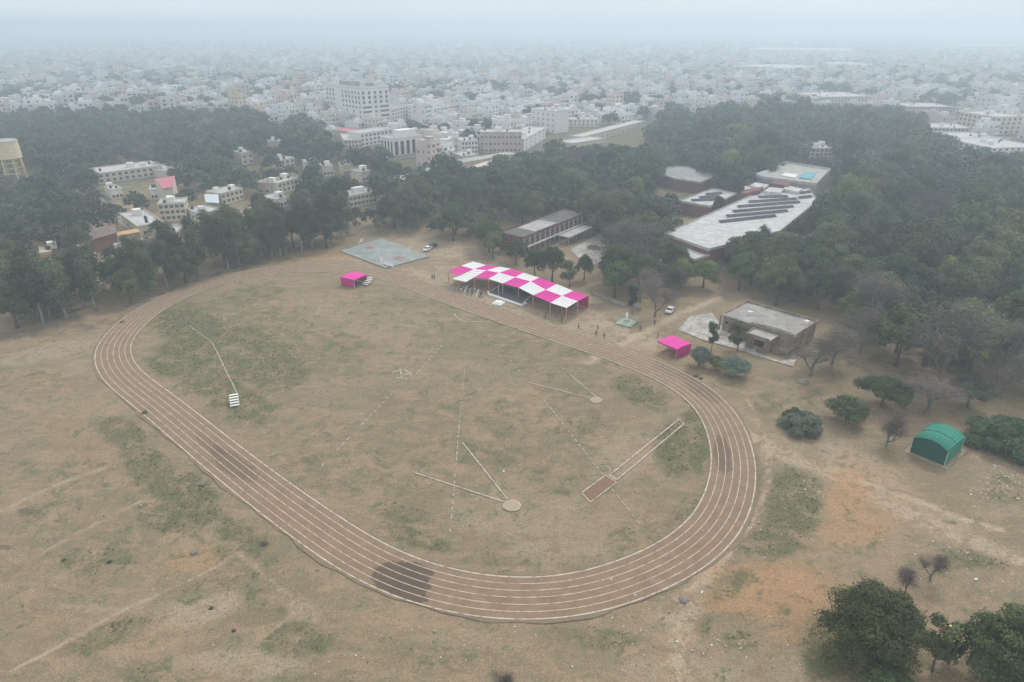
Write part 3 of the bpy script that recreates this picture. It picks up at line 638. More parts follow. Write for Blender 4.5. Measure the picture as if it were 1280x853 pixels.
# ---- long school block
R = building('school_block', 'long two-storey red brick school block with a grey flat roof and whitewashed patch', 'school', (654,298), (732,267), (627,291), 5.8, wall='brick', roof='darkroof', rows=2, cols=13, ww=1.5, wh=1.5, par=.45, keep=(626,256,734,300), trim='palewash', band='brick')
KEEP.append(((655,275,700,306), R.A[1])); 
MB().box(R.wd*.22, 1.2, R.h+.01, R.wd*.55, R.dp-1, R.h+.12).build('roof_patch', M['palewash'], R.o)
for k in range(14): MB().box(R.wd*k/13-.2, -.7, 0, R.wd*k/13+.2, -.16, R.h-.3).build('pillar', M['palewash'], R.o)
MB().box(0, -1.9, 2.7, R.wd, -.72, 2.9).build('balcony_slab', M['palewash'], R.o)
# covered walk and paved court in front of it
A, ang, wd, dp = rect((711,297), (742,284), (706,291), 3.2)
o = empty('covered_walk', A[0], A[1], ang, 'flat pale canopy of a covered walk in front of the school block', 'canopy')
MB().box(0, 0, 2.95, wd, dp, 3.2).build('roof', M['palewash'], o)
for k in range(4):
    for yy in (.3, dp-.5): MB().box(wd*(k+.1)/3.3, yy, 0, wd*(k+.1)/3.3+.3, yy+.3, 2.945).build('pillar', M['grey'], o)
KEEP.append(((706,284,745,306), A[1]))
cs = MB(); cs.prism([W(*p) for p in ((713,312),(752,291),(762,322),(742,332),(722,322))], -.05, .06); struct('paved_court', cs, M['apron'], 'pale paved courtyard between the school blocks')
KEEP.append(((716,292,752,324), W(735,318)[1]-4))
x, y = W(742, 311); o = empty('round_planter', x, y, 0, 'round brown planter bed with thin stems in the paved courtyard', 'planter')
MB().tube([(0,0,0),(0,0,.5)], 2.6, 20).build('kerb', M['apron'], o); MB().tube([(0,0,.505),(0,0,.6)], 2.3, 20).build('soil', M['planter'], o)
ps = MB()
for k in range(7):
    a = k*.9; ps.tube([(math.cos(a), math.sin(a), .6), (1.4*math.cos(a), 1.4*math.sin(a), 3)], [.06, .03], 4)
ps.build('stem', M['wood'], o)
# ---- main school complex with solar panels
WW = lambda p, h: Vector(W(*p, h))
def poly_building(name, label, cat, pxs, h, wall, roof, keep=None, par=.5, group=None, edge=None):
    ps = [WW(p, h) for p in pxs]; c = ps[0]; o = empty(name, c.x, c.y, 0, label, cat, group)
    q = [p-c for p in ps]
    if sum(q[i].x*q[(i+1) % len(q)].y-q[(i+1) % len(q)].x*q[i].y for i in range(len(q))) < 0: q = q[::-1]
    MB().prism(q, 0, h-.3).build('wall', M[wall], o); MB().prism(q, h-.298, h).build('roof', M[roof], o)
    if par:
        mb = MB()
        for i in range(len(q)):
            a, b = q[i], q[(i+1) % len(q)]; d = (b-a); Ln = d.length; an = math.atan2(d.y, d.x); m_ = (a+b)/2
            nn = Vector((-d.y, d.x)).normalized()*.13
            mb.obox(m_.x+nn.x, m_.y+nn.y, h+.002, Ln-.02, .25, par, an)
        mb.build('parapet', M[edge or wall], o)
    PBLD.append([(p.x, p.y) for p in ps])
    if keep: KEEP.append((keep, min(p.y for p in ps)))
    return o, c
BIGN = 'main_school_building'
ob, cb = poly_building(BIGN, 'large white-roofed main school building with solar arrays', 'school', ((830,293),(886,313),(975,290),(1022,252),(1012,236),(948,241)), 6.4, 'brick', 'offwhite', (830,236,1022,300), edge='palewash')
fr = MB()
poly_building('front_hall', 'lower white-roofed hall stepping down in front of the solar roof', 'hall', ((816,297),(868,326),(905,313),(884,310.5),(831,296)), 4.6, 'brick', 'offwhite', (816,292,900,322), edge='offwhite')
# strip roofs behind: steps
poly_building('side_wing', 'red brick wing with a white roof and a small solar array', 'school', ((848,252),(888,259),(921,243),(892,236)), 5, 'brick', 'offwhite', (846,234,924,272), edge='palewash')
o, c = poly_building('pavilion_hall', 'grey hip-like roofed hall with red brick porch behind the side wing', 'hall', ((816,216),(842,224),(876,229),(891,222),(860,209),(840,208)), 5, 'brick', 'grey', (816,206,893,240), edge='grey')
hp = MB(); qq = [WW(p, 5)-c for p in ((828,214),(846,221),(872,224),(880,221),(858,211),(842,210))]; apx = sum(qq, Vector((0, 0)))/6
for i in range(6):
    k = len(hp.v); a, b = qq[i], qq[(i+1) % 6]; hp.v += [(a.x, a.y, 5.01), (b.x, b.y, 5.01), (apx.x, apx.y, 6.4)]; hp.f.append((k, k+1, k+2)); hp.m.append(0)
hp.build('hipped_roof', M['grey'], o)
poly_building('link_block', 'narrow brick link block between the side wing and the solar roof', 'school', ((930,244),(962,236),(956,230),(930,233)), 7, 'brick', 'offwhite', (925,228,966,248))
poly_building('rear_hall', 'high grey-walled rear hall with white roof strips', 'hall', ((944,222),(1020,232),(1038,213),(980,204)), 8, 'grey', 'palewash', (944,200,1040,236), edge='offwhite', par=1.0)
def roofpatch(name, label, cat, pxs, h, th, m):
    ps = [WW(p, h+th) for p in pxs]; c = ps[0]; q = [p-c for p in ps]
    if sum(q[i].x*q[(i+1) % len(q)].y-q[(i+1) % len(q)].x*q[i].y for i in range(len(q))) < 0: q = q[::-1]
    o = MB().prism(q, 0, th).build(name, M[m]); o.location = (c.x, c.y, h+.004); return tag(o, label, cat)
roofpatch('turquoise_canopy', 'bright turquoise canopy sheet on the rear hall roof', 'canopy', ((999,222),(1006,215),(1020,216),(1014,224)), 8, .5, 'aqua')
roofpatch('pale_blue_canopy', 'small pale turquoise canopy at the rear hall edge', 'canopy', ((945,217),(958,212),(962,214),(950,219)), 8, .5, 'bluewhite')
roofpatch('roof_awning', 'white awning strip beside the turquoise canopy', 'canopy', ((976,219),(994,222),(998,218),(982,216)), 8, .6, 'white')
for k, pxs in enumerate((((937,232),(955,236),(961,231),(944,228)), ((955,239),(975,241),(980,236),(962,234)), ((978,236),(998,240),(1003,236),(985,232)))):
    roofpatch('roof_block', ['raised white roof block at the north corner of the solar roof','raised white roof block between two others behind the solar rows','raised white roof block nearest the turquoise canopy'][k], 'roof block', pxs, 6.4, 1.4, 'offwhite')
    
for k, pxs in enumerate((((925,243),(950,238),(955,233),(932,237)), ((962,229),(986,233),(990,229),(968,226)))):
    roofpatch('brick_roof_block', ['red brick raised block at the inner corner of the solar roof','red brick raised block below the turquoise canopy'][k], 'roof block', pxs, 6.4, 1.8, 'brick')
def solar_row(a, b, h, lbl, grp):
    A, B = Vector(W(*a, h+.6)), Vector(W(*b, h+.6)); d = B-A; Ln = d.length; ang = math.atan2(d.y, d.x)
    o = empty('solar_row', A.x, A.y, ang, lbl, 'solar panels', grp, z=h)
    n = max(3, int(Ln/2.1)); p = MB(); 
    for k in range(n): p.quad((k*Ln/n+.05, -.8, .25), ((k+1)*Ln/n-.05, -.8, .25), ((k+1)*Ln/n-.05, .8, .85), (k*Ln/n+.05, .8, .85))
    po = p.build('panel', M['panel'], o); s_ = po.modifiers.new('t', 'SOLIDIFY'); s_.thickness = .06
    f = MB()
    for k in range(0, n+1, 2):
        x = min(k*Ln/n, Ln-.1); f.box(x-.04, -.75, 0, x+.04, -.65, .28); f.box(x-.04, .62, 0, x+.04, .72, .78)
    f.build('frame', M['steel'], o)
nth = ['first','second','third','fourth','fifth','sixth','seventh']
for k, (a, b) in enumerate((((899,277),(970,269)),((908,270),(985,263)),((916,264),(992,257.5)),((922,258),(1000,252)),((936,252),(996,248)),((948,246),(985,245)))):
    solar_row(a, b, 6.4, f'{nth[k]} solar panel row from the front edge of the main school roof', 'solar rows on the main school roof')
for k, (a, b) in enumerate((((998,247),(1015,245)),((1000,241),(1014,239)))):
    solar_row(a, b, 6.4, ['short solar row at the end of the main roof','short solar row just behind the other short one'][k], 'solar rows on the main school roof')
for k, (a, b) in enumerate((((864,250),(898,249)),((874,246.5),(900,245)),((882,242.5),(903,241)))):
    solar_row(a, b, 5, f'{nth[k]} small solar row from the front edge of the brick side wing', 'solar rows on the side wing')
# ---- dilapidated house by the track
A, ang, wd, dp = rect((905,393), (941,404), (928,376), 4.5)
o = empty('abandoned_house', A[0], A[1], ang, 'dilapidated single-storey brown house with a grey flat roof beside the track', 'house')
x2, y2 = W(1008, 411, 4.5); lx = (x2-A[0])*math.cos(ang)+(y2-A[1])*math.sin(ang); ly = -(x2-A[0])*math.sin(ang)+(y2-A[1])*math.cos(ang)
0 and print('house', A, math.degrees(ang), wd, dp, lx, ly)
W2 = max(lx, wd+8); 
MB().box(0, 0, 0, W2, dp, 4.1).build('wall', M['brown'], o)
MB().box(-.25, -.25, 4.102, W2+.25, dp+.25, 4.4).build('roof', M['grey'], o)
p = MB(); p.box(-.25, dp+.0, 4.402, W2+.25, dp+.25, 5.0); p.box(-.25, 1, 4.402, 0, dp-.003, 4.75); p.box(W2, .5, 4.402, W2+.25, dp-.003, 5.0); p.box(wd-.3, -.25, 4.402, W2-.003, 0, 4.8)
p.build('parapet', M['brown'], o)
for xx in (wd*.15, wd*.42): window(o, xx, 0, 2.1, 0, 1.0, .9, 'brown', 'blackish')
MB().box(wd*.8, -.06, 0, wd*.8+1.3, .05, 2.4).build('doorway', M['blackish'], o)
for k in range(3): MB().box(-.7+wd*.33*k, -.6, 0, -.4+wd*.33*k, -.3, 4.09).build('buttress', M['brown'], o)
MB().box(-.08, dp*.3, 1.2, .05, dp*.3+1.4, 2.6).build('window', M['blackish'], o)
px0 = wd+1.2; pw = 5.6; pd = 5.0
MB().box(px0, -pd, 0, px0+pw, -.26, 3.3).build('porch', M['brown'], o)
MB().box(px0-.3, -pd-.35, 3.302, px0+pw+.3, -.27, 3.55).build('porch_roof', M['palewash'], o)
pp = MB(); pp.box(px0-.3, -pd-.35, 3.552, px0+pw+.3, -pd-.15, 4.0); pp.box(px0-.3, -pd-.147, 3.552, px0-.1, -.27, 3.9); pp.build('porch_parapet', M['brown'], o)
MB().box(px0+2.2, -pd-.1, 1.3, px0+4.6, -pd+.05, 2.7).build('window', M['blackish'], o)
MB().box(px0-.06, -pd*.6, .9, px0+.05, -pd*.6+1.2, 2.5).build('window', M['blackish'], o)
MB().box(px0+pw+.2, -3, 0, W2+.1, -.5, 1.1).build('side_wall', M['brown'], o)
for (u, v) in ((.22,.35),(.9,.72)): MB().box(W2*u, dp*v, 4.402, W2*u+1.1, dp*v+1.0, 5.3).build('roof_tank', M['white'], o)
MB().box(W2*.55, dp*.1, 4.402, W2*.95, dp*.16, 4.6).build('roof_kerb', M['palewash'], o)
BLD.append((A[0], A[1], ang, W2, dp)); BLD.append((A[0]+px0*math.cos(ang)+pd*math.sin(ang), A[1]+px0*math.sin(ang)-pd*math.cos(ang), ang, pw, pd))
KEEP.append(((897,372,1000,460), A[1]-12))
ap = MB(); ap.prism([W(*p) for p in ((848,413),(862,396),(890,392),(905,412),(945,434),(944,441),(975,452),(996,449),(991,459),(968,452),(925,438),(880,426))], 0, .14)
struct('concrete_apron', ap, M['apron'], 'cracked pale concrete apron along the abandoned house')
# ---- green tarpaulin shed
a_, b_, c_ = Vector(W(1137,565)), Vector(W(1180,583)), Vector(W(1204,565)); d = b_-a_; ang = math.atan2(d.y, d.x); wd = d.length; dp = max((c_-b_).length, 6)
0 and print('green', wd, dp)
o = empty('tarpaulin_shed', a_.x, a_.y, ang, 'green tarpaulin shed with an arched roof on bare soil', 'shed')
eh = 3.0; rise = 1.0; ns = 14
arc = [(wd*i/ns, eh+rise*(1-(2*i/ns-1)**2)) for i in range(ns+1)]
mb = MB()
for (x0, z0), (x1, z1) in zip(arc[:-1], arc[1:]): mb.quad((x0, -.12, z0), (x1, -.12, z1), (x1, dp+.12, z1), (x0, dp+.12, z0))
ro = mb.build('roof', M['greenT'], o, smooth=True); s_ = ro.modifiers.new('t', 'SOLIDIFY'); s_.thickness = .06
for nm, y_, mm in (('front_cloth', 0, 'greenShaded'), ('back_cloth', dp, 'greenShaded')):  # end cloths in a darker green, the end's shade painted into the colour
    mb = MB(); k = len(mb.v); mb.v += [(0, y_, 0)] + [(x, y_, z-.07) for x, z in arc] + [(wd, y_, 0)]; mb.f.append(tuple(range(len(mb.v)))); mb.m.append(0); mb.build(nm, M[mm], o)
for x in (0, wd): mb = MB().quad((x, 0, 0), (x, dp, 0), (x, dp, eh-.03), (x, 0, eh-.03)).build('side_cloth', M['greenT'], o)
hp = MB(); hp.tube([(x, -.16, z+.03) for x, z in arc], .06, 5); hp.tube([(x, dp/2, z+.05) for x, z in arc], .05, 5); hp.build('hoop', M['greenShaded'], o)
for x, y in ((0,-.1),(wd,-.1),(wd,dp),(0,dp)): MB().tube([(x, y, 0), (x, y, eh)], .06, 5).build('post', M['steel'], o)
sk = MB(); sk.obox(a_.x+math.cos(ang)*wd/2-math.sin(ang)*dp/2, a_.y+math.sin(ang)*wd/2+math.cos(ang)*dp/2, -.08, wd+1.6, dp+1.6, .16, ang)
struct('shed_plinth', sk, mat('dusty_plinth', (.34,.28,.20), var=.25, stain=.3), 'dusty earth plinth under the green shed')
BLD.append((a_.x, a_.y, ang, wd, dp)); KEEP.append(((1134,526,1208,584), a_.y-6))
# ---- pink tents
def pink_tent(label, fl, fr, bl, h, walls):
    A, ang, wd, dp = rect(fl, fr, bl, h); o = empty('pink_tent', A[0], A[1], ang, label, 'tent', 'pink shade tents at the track')
    n = 6; mb = MB()
    for i in range(n):
        for j in range(n):
            z = lambda u, v: h + .10*math.sin(u*math.pi*2)**2 + .3*math.sin(v*math.pi)*.5
            u0, u1, v0, v1 = i/n, (i+1)/n, j/n, (j+1)/n
            mb.quad((wd*u0, dp*v0, z(u0, v0)), (wd*u1, dp*v0, z(u1, v0)), (wd*u1, dp*v1, z(u1, v1)), (wd*u0, dp*v1, z(u0, v1)))
    ro = mb.build('roof', M['pinkcloth'], o); s_ = ro.modifiers.new('t', 'SOLIDIFY'); s_.thickness = .04
    sm_ = MB()
    for u in (1/3, 2/3): sm_.tube([(wd*u, dp*k/6, h+.12+.15*math.sin(k/6*math.pi)) for k in range(7)], .05, 4)
    sm_.tube([(0, dp/2, h+.2), (wd, dp/2, h+.2)], .05, 4); sm_.build('seam', mat('pale_pink_seam', (.75,.2,.5)), o)
    for x, y in ((.08,.08),(wd-.08,.08),(wd-.08,dp-.08),(.08,dp-.08)): MB().tube([(x, y, 0), (x, y, h)], .06, 6).build('pole', M['steel'], o)
    for wn in walls:
        x0, y0, x1, y1 = {'front': (.1,.02,wd-.1,.02), 'back': (.1,dp-.02,wd-.1,dp-.02), 'left': (.02,.1,.02,dp-.1), 'right': (wd-.02,.1,wd-.02,dp-.1)}[wn]
        mb = MB(); m = 14
        for k in range(m):
            f0, f1 = k/m, (k+1)/m; w0, w1 = .07*math.sin(k*2.3), .07*math.sin((k+1)*2.3)
            nx, ny = (0, 1) if y0 == y1 else (1, 0)
            p0 = (x0+(x1-x0)*f0+nx*w0, y0+(y1-y0)*f0+ny*w0); p1 = (x0+(x1-x0)*f1+nx*w1, y0+(y1-y0)*f1+ny*w1)
            mb.quad((*p0, .05), (*p1, .05), (*p1, h-.05), (*p0, h-.05))
        mb.build('curtain', M['pinkdeep'], o)
    v = MB(); v.box(0, -.03, h-.35, wd, .0, h-.02); v.box(wd, .0, h-.35, wd+.03, dp, h-.02); v.build('valance', M['pinkdeep'], o); BLD.append((A[0], A[1], ang, wd, dp))
pink_tent('small pink tent with cloth sides on the grass by the court end of the track', (425,346.5), (442.5,350.5), (440.6,339.5), 2.6, ('front', 'back', 'left'))
pink_tent('small magenta tent standing outside the bend near the abandoned house', (822,426.5), (846,437), (838,418.5), 2.6, ('back', 'right'))
# ---- checked pavilion
def pavilion():
    s = 5.818; z3 = lambda x, y: (540+x/s, 310+y/s)
    Bk = [(300,100),(393,126),(490,138),(575,152),(665,181),(782,216),(905,263),(1025,313),(1140,348)]
    Md = [(212,130),(303,156),(395,164),(488,182),(605,214),(717,245),(828,306),(945,350),(1060,389)]
    Ft = [(118,170),(180,203),(310,215),(410,226),(515,260),(630,291),(735,345),(860,400),(978,438)]
    zb, zm, zf = 3.7, 4.5, 3.7
    c = Vector((*W(*z3(605, 214), zm), 0))
    o = empty('checked_pavilion', c.x, c.y, 0, 'long pavilion with a pink and white checked cloth roof beside the back straight', 'pavilion')
    Bw = [Vector((*W(*z3(*p), zb), zb))-c for p in Bk]; Mw = [Vector((*W(*z3(*p), zm), zm))-c for p in Md]; Fw = [Vector((*W(*z3(*p), zf), zf))-c for p in Ft]
    0 and print('panel', [round((Mw[i+1]-Mw[i]).length, 1) for i in range(8)], [round((Fw[i]-Mw[i]).length, 1) for i in range(9)], [round((Bw[i]-Mw[i]).length, 1) for i in range(9)])
    def panel(a, b, c_, d, m, nm):
        mb = MB(); n = 6
        def P_(u, v):
            p = a*(1-u)*(1-v)+b*u*(1-v)+c_*u*v+d*(1-u)*v; return p-Vector((0, 0, .28*math.sin(u*math.pi)*math.sin(v*math.pi)))
        for i in range(n):
            for j in range(n): mb.quad(P_(i/n, j/n), P_((i+1)/n, j/n), P_((i+1)/n, (j+1)/n), P_(i/n, (j+1)/n))
        q = mb.build(nm, m, o, smooth=True); t = q.modifiers.new('t', 'SOLIDIFY'); t.thickness = .03
    for i in range(8):
        panel(Bw[i], Bw[i+1], Mw[i+1], Mw[i], M['whitecloth' if i % 2 == 0 else 'pinkcloth'], 'roof_panel')
        f0, f1 = Fw[i], Fw[i+1]
        if i == 1: f0 = Vector((*W(*z3(145, 226), 3.0), 3.0))-c; f1 = Vector((*W(*z3(245, 250), 3.0), 3.0))-c
        panel(Mw[i], Mw[i+1], f1, f0, M['pinkcloth' if i % 2 == 0 else 'whitecloth'], 'roof_panel')
    for rowp, zz in ((Bw, zb), (Fw, zf), (Mw, zm)):
        for i, p in enumerate(rowp):
            if rowp is Fw and i == 1: continue
            MB().tube([(p.x, p.y, 0), (p.x, p.y, zz-.02)], .11, 7).build('pole', M['pole'], o)
    for (p, q) in ((Bw[6], Bw[7]), (Bw[7], Bw[8]), (Bw[3], Bw[4]), (Bw[4], Bw[5]), (Bw[5], Bw[6])):
        mb = MB(); k = 12
        for j in range(k):
            a, b = p.lerp(q, j/k), p.lerp(q, (j+1)/k); w0, w1 = .1*math.sin(j*2.1), .1*math.sin((j+1)*2.1)
            mb.quad((a.x+w0, a.y+w0, .05), (b.x+w1, b.y+w1, .05), (b.x+w1, b.y+w1, 3.5), (a.x+w0, a.y+w0, 3.5))
        mb.build('curtain', M['pinkdeep'], o)
    # dais
    dp_ = [Vector(W(*z3(*p))) for p in ((415,335),(660,420),(735,350),(500,285))]
    d0 = dp_[0]; e = empty('dais', d0.x, d0.y, 0, 'low grey carpeted dais with a white front step under the checked roof', 'dais')
    q = [p-d0 for p in dp_]; MB().prism(q, 0, .55).build('platform', M['floor'], e)
    st = [Vector(W(*z3(*p)))-d0 for p in ((400,322),(410,345),(650,425),(692,408),(664,392),(430,325))]
    MB().prism(st, 0, .35).build('step', M['whitecloth'], e)
    n_ = Vector((q[3].x-q[0].x, q[3].y-q[0].y)); MB().tube([(q[2].x, q[2].y, .6), (q[1].x, q[1].y, .6)], .14, 6).build('white_rail', M['whitecloth'], e)
    MB().tube([(q[3].x*.2, q[3].y*.2, .6), (q[3].x*.95, q[3].y*.95, .6)], .12, 6).build('white_rail', M['whitecloth'], e)
    KEEP.append(((558,325,738,390), c.y-8)); BLD.append((c.x-22, c.y-10, 0, 44, 26))
    return c
PC = pavilion()
s_ = 5.818
x, y = W(540+485/s_, 310+408/s_); o = empty('saluting_stand', x, y, -.5, 'small white square stand with a flag pole in front of the dais', 'stand')
MB().box(-1.4, -1.4, 0, 1.4, 1.4, .45).build('platform', M['whitecloth'], o); MB().box(-.9, -.9, .452, .9, .9, .8).build('step', M['whitecloth'], o)
MB().tube([(0, 0, .8), (0, 0, 5.2)], .06, 6).build('pole', M['steel'], o); MB().tube([(0, 0, 5.2), (0, 0, 5.35)], .12, 8).build('finial', M['white'], o)
# ---- basketball court
cm_ = bpy.data.materials.new('court_paint'); cm_.use_nodes = True
def court():
    n, l = cm_.node_tree.nodes, cm_.node_tree.links; b = pr(cm_); b.inputs['Roughness'].default_value = .8
    g = n.new('ShaderNodeNewGeometry'); z = n.new('ShaderNodeTexNoise'); z.inputs['Scale'].default_value = .25; z.inputs['Detail'].default_value = 7; z.inputs['Roughness'].default_value = .7; l.new(g.outputs['Position'], z.inputs[0])
    r = n.new('ShaderNodeValToRGB'); l.new(z.outputs['Fac'], r.inputs[0])
    r.color_ramp.elements[0].position = .36; r.color_ramp.elements[0].color = (.19, .225, .215, 1); r.color_ramp.elements[1].position = .66; r.color_ramp.elements[1].color = (.33, .36, .34, 1)
    e = r.color_ramp.elements.new(.5); e.color = (.245, .285, .275, 1)
    l.new(r.outputs[0], b.inputs['Base Color'])
    cs_ = [Vector(W(*p, .35)) for p in ((425,313.5),(482,335),(536,320.5),(477,298))]
    mb = MB(); mb.prism(cs_, -.1, .33); struct('court_slab', mb, M['grey'], 'raised concrete slab of the games court')
    c = sum(cs_, Vector((0, 0)))/4; mb = MB(); q = [c+(p-c)*.985 for p in cs_]; mb.quad(*[(p.x, p.y, .338) for p in q]); struct('court_surface', mb, cm_, 'worn blue green painted court surface')
    ln = MB(); q = [c+(p-c)*.93 for p in cs_]
    for i in range(4): strip(ln, q[i], q[(i+1) % 4], .12, z=.345, px=False)
    strip(ln, (q[0]+q[1])/2, (q[2]+q[3])/2, .12, z=.345, px=False)
    circle(ln, c, 1.8, .12, z=.345); struct('court_lines', ln, limemat, 'worn white lines of the games court')
    rd = MB()
    for (a, b_) in ((0, 3), (1, 2)):
        m_ = (q[a]+q[b_])/2; cc = m_+(c-m_)*.35; rd.quad(*[(cc.x+dx*2.2, cc.y+dy*2.2, .342) for dx, dy in ((-1,0),(0,-1),(1,0),(0,1))])
    struct('court_keys', rd, mat('worn_red_paint', (.32, .17, .14), var=.3), 'worn red painted keys of the games court')
    for k, (p, lb) in enumerate((((449, 312), 'basketball hoop on a white post by the wooded side of the court'), ((514, 325), 'basketball hoop on a white post by the pavilion side of the court'))):
        x, y = W(*p, .33); d = c-Vector((x, y)); o = empty('basketball_hoop', x, y, math.atan2(d.y, d.x)-math.pi/2, lb, 'basketball hoop', 'basketball hoops', z=.34)
        MB().tube([(0, 0, 0), (0, 0, 2.6), (0, 1.2, 3.3)], .11, 7).build('post', M['white'], o); MB().box(-.9, 1.2, 2.8, .9, 1.26, 3.9).build('backboard', M['white'], o)
        rim = MB().tube([(.23*math.cos(t*.5236), 1.5+.23*math.sin(t*.5236), 3.0) for t in range(13)], .02, 4); rim.build('rim', M['pole'], o)
court()
# ---- judges' stepped stands
def judge_stand(label, p, rz, sc_=1):
    x, y = W(*p); o = empty('judges_stand', x, y, rz, label, 'stepped stand', 'white stepped stands'); n = 5
    for k in range(n): MB().box(-1.1*sc_, k*.75*sc_, .30+k*.3, 1.1*sc_, k*.75*sc_+.48, .36+k*.3).build('step', M['whitecloth'], o)
    for sx in (-1.0, 1.0):
        f = MB(); f.tube([(sx*sc_, 0, .27), (sx*sc_, (n-1)*.75*sc_+.4, .27+(n-1)*.3+.1)], .05, 5)
        for k in range(n): f.tube([(sx*sc_, k*.75*sc_+.24, 0), (sx*sc_, k*.75*sc_+.24, .3+k*.3)], .04, 5)
        f.build('frame', M['steel'], o)
judge_stand('white five-step judges stand on the open grass beside the home straight', (294, 509), math.radians(22), .82)
judge_stand('worn white stepped stand just behind the small pink court-end tent', (456, 357), math.radians(-25), .9)
x, y = W(486, 333, .33); o = empty('players_bench', x, y, math.radians(-40), 'white slatted bench with a tall back on the court edge', 'bench', z=.34)
MB().box(-2.2, -.25, .42, 2.2, .25, .5).build('seat', M['whitecloth'], o); MB().box(-2.2, .25, .5, 2.2, .32, 1.3).build('backrest', M['whitecloth'], o)
for sx in (-2, 0, 2): MB().box(sx-.05, -.2, 0, sx+.05, .2, .42).build('leg', M['steel'], o)
x, y = W(477, 330, .33); o = tag(MB().box(-.45, -.12, 0, .45, .12, 2.3).build('white_board', M['whitecloth']), 'upright white board next to the bench on the court edge', 'board'); o.location = (x, y, .34)
# ---- statue
x, y = W(783, 404); o = empty('garden_statue', x, y, -.6, 'white standing statue on a pale green plinth inside a low railing', 'statue')
pg = mat('pale_green_paint', (.42,.50,.42)); MB().box(-2.2, -2.2, 0, 2.2, 2.2, .35).build('base', pg, o); MB().box(-.6, -.6, .352, .6, .6, 1.1).build('plinth', pg, o)
st = MB().tube([(0,0,1.1),(0,.02,1.5),(.0,0,2.0),(0,0,2.5),(0,0,2.75),(0,0,2.85),(0,0,3.0),(0,0,3.15)], [.34,.28,.30,.36,.22,.10,.17,.05], 10); st.tube([(.3,0,2.6),(.42,-.1,2.2),(.2,-.32,2.1)], .08, 6); st.tube([(-.3,0,2.6),(-.42,0,2.2),(-.38,-.1,1.8)], .08, 6)
st.build('figure', M['whitecloth'], o, smooth=True)
rl = MB()
for k in range(4):
    a = k*math.pi/2; c_, s__ = math.cos(a), math.sin(a); R_ = lambda u, v: (u*c_-v*s__, u*s__+v*c_)
    rl.tube([(*R_(-2.1, -2.1), 1.2), (*R_(2.1, -2.1), 1.2)], .05, 5); rl.tube([(*R_(-2.1, -2.1), .8), (*R_(2.1, -2.1), .8)], .04, 5)
    for u in (-2.1, -1.05, 0, 1.05): rl.tube([(*R_(u, -2.1), .35), (*R_(u, -2.1), 1.25)], .06, 5)
rl.build('railing', pg, o)
# ---- low boundary walls
for a, b, lb in (((740,368),(782,385),'weathered low wall behind the pavilion end'), ((784,381),(800,388),'short low wall piece near the statue')):
    A, B = Vector(W(*a)), Vector(W(*b)); d = B-A; o = MB().box(0, -.2, 0, d.length, .2, .9).build('low_wall', M['grey']); o.location = (*A, 0); o.rotation_euler = (0, 0, math.atan2(d.y, d.x)); tag(o, lb, 'wall')
# ---- cars
def car(label, p, rz, paint):
    x, y = W(*p); o = empty('parked_car', x, y, rz, label, 'car', 'cars parked near the court')
    prof = [(-2.1,.35),(-2.15,.75),(-1.9,.95),(-1.5,1.0),(-.9,1.45),(.55,1.47),(1.15,1.0),(1.95,.85),(2.12,.6),(2.1,.35)]
    mb = MB(); k = len(prof)
    for sy, ins in ((-.85, 0), (.85, 0)): mb.v += [(px_, sy*(.86 if pz > 1.2 else 1), pz) for px_, pz in prof]
    mb.f.append(tuple(range(k))); mb.f.append(tuple(range(2*k-1, k-1, -1))); mb.m += [0, 0]
    for i in range(k): j = (i+1) % k; mb.f.append((i, i+k, j+k, j)); mb.m.append(0)
    mb.build('body', M[paint], o)
    g = MB()
    g.quad((.60,-.7,1.44),(.60,.7,1.44),(1.14,.78,1.03),(1.14,-.78,1.03)); g.quad((-.95,-.7,1.43),(-.95,.7,1.43),(-1.48,.78,1.03),(-1.48,-.78,1.03))
    for v in g.v[:]: pass
    g.v = [(a*1.02, b_, c_+.02) for a, b_, c_ in g.v]; g.build('windscreen', M['glass'], o)
    for sy in (-1, 1):
        MB().quad((-1.2, sy*.86, 1.02), (.95, sy*.86, 1.02), (.45, sy*.76, 1.38), (-.8, sy*.76, 1.38)).build('side_window', M['glass'], o)
        for sx in (-1.35, 1.35): MB().tube([(sx, sy*.72, .33), (sx, sy*.9, .33)], .33, 12).build('wheel', M['tyre'], o)
        MB().box(2.02, sy*.62-.15, .62, 2.13, sy*.62+.15, .76).build('headlight', M['steel'], o)
car('white car parked under the trees beside the court', (535,313), math.radians(70), 'paint')
car('dark car parked next to the white car under the trees', (541,309), math.radians(68), 'darkpaint')
car('pale small car parked on the lane near the abandoned house', (838,390), math.radians(60), 'paint')

# ------------------------------------------------------------------ trees
LEAF = dict(
 euc=leafmat('eucalyptus_leaves', (.034,.052,.030), (.105,.125,.066)), dark=leafmat('dark_leaves', (.022,.044,.020), (.078,.112,.046)),
 near=leafmat('near_leaves', (.030,.050,.020), (.115,.15,.055)), olive=leafmat('olive_leaves', (.038,.055,.026), (.12,.14,.060)), bright=leafmat('fresh_leaves', (.055,.085,.022), (.155,.19,.05)),
 silver=leafmat('grey_green_leaves', (.060,.085,.060), (.15,.19,.14)), twig=leafmat('grey_twigs', (.085,.072,.064), (.20,.17,.15)), flower=leafmat('yellow_blossom', (.45,.40,.12), (.60,.55,.2)))
BARK = dict(pale=mat('pale_bark', (.34,.31,.27), var=.25, scale=1.5), dark=mat('dark_bark', (.11,.085,.065), var=.3, scale=2), grey=mat('grey_bark', (.17,.15,.135), var=.25, scale=2))
def unit(n):
    v = RNG.normal(size=(n, 3)); return v/np.linalg.norm(v, axis=1)[:, None]
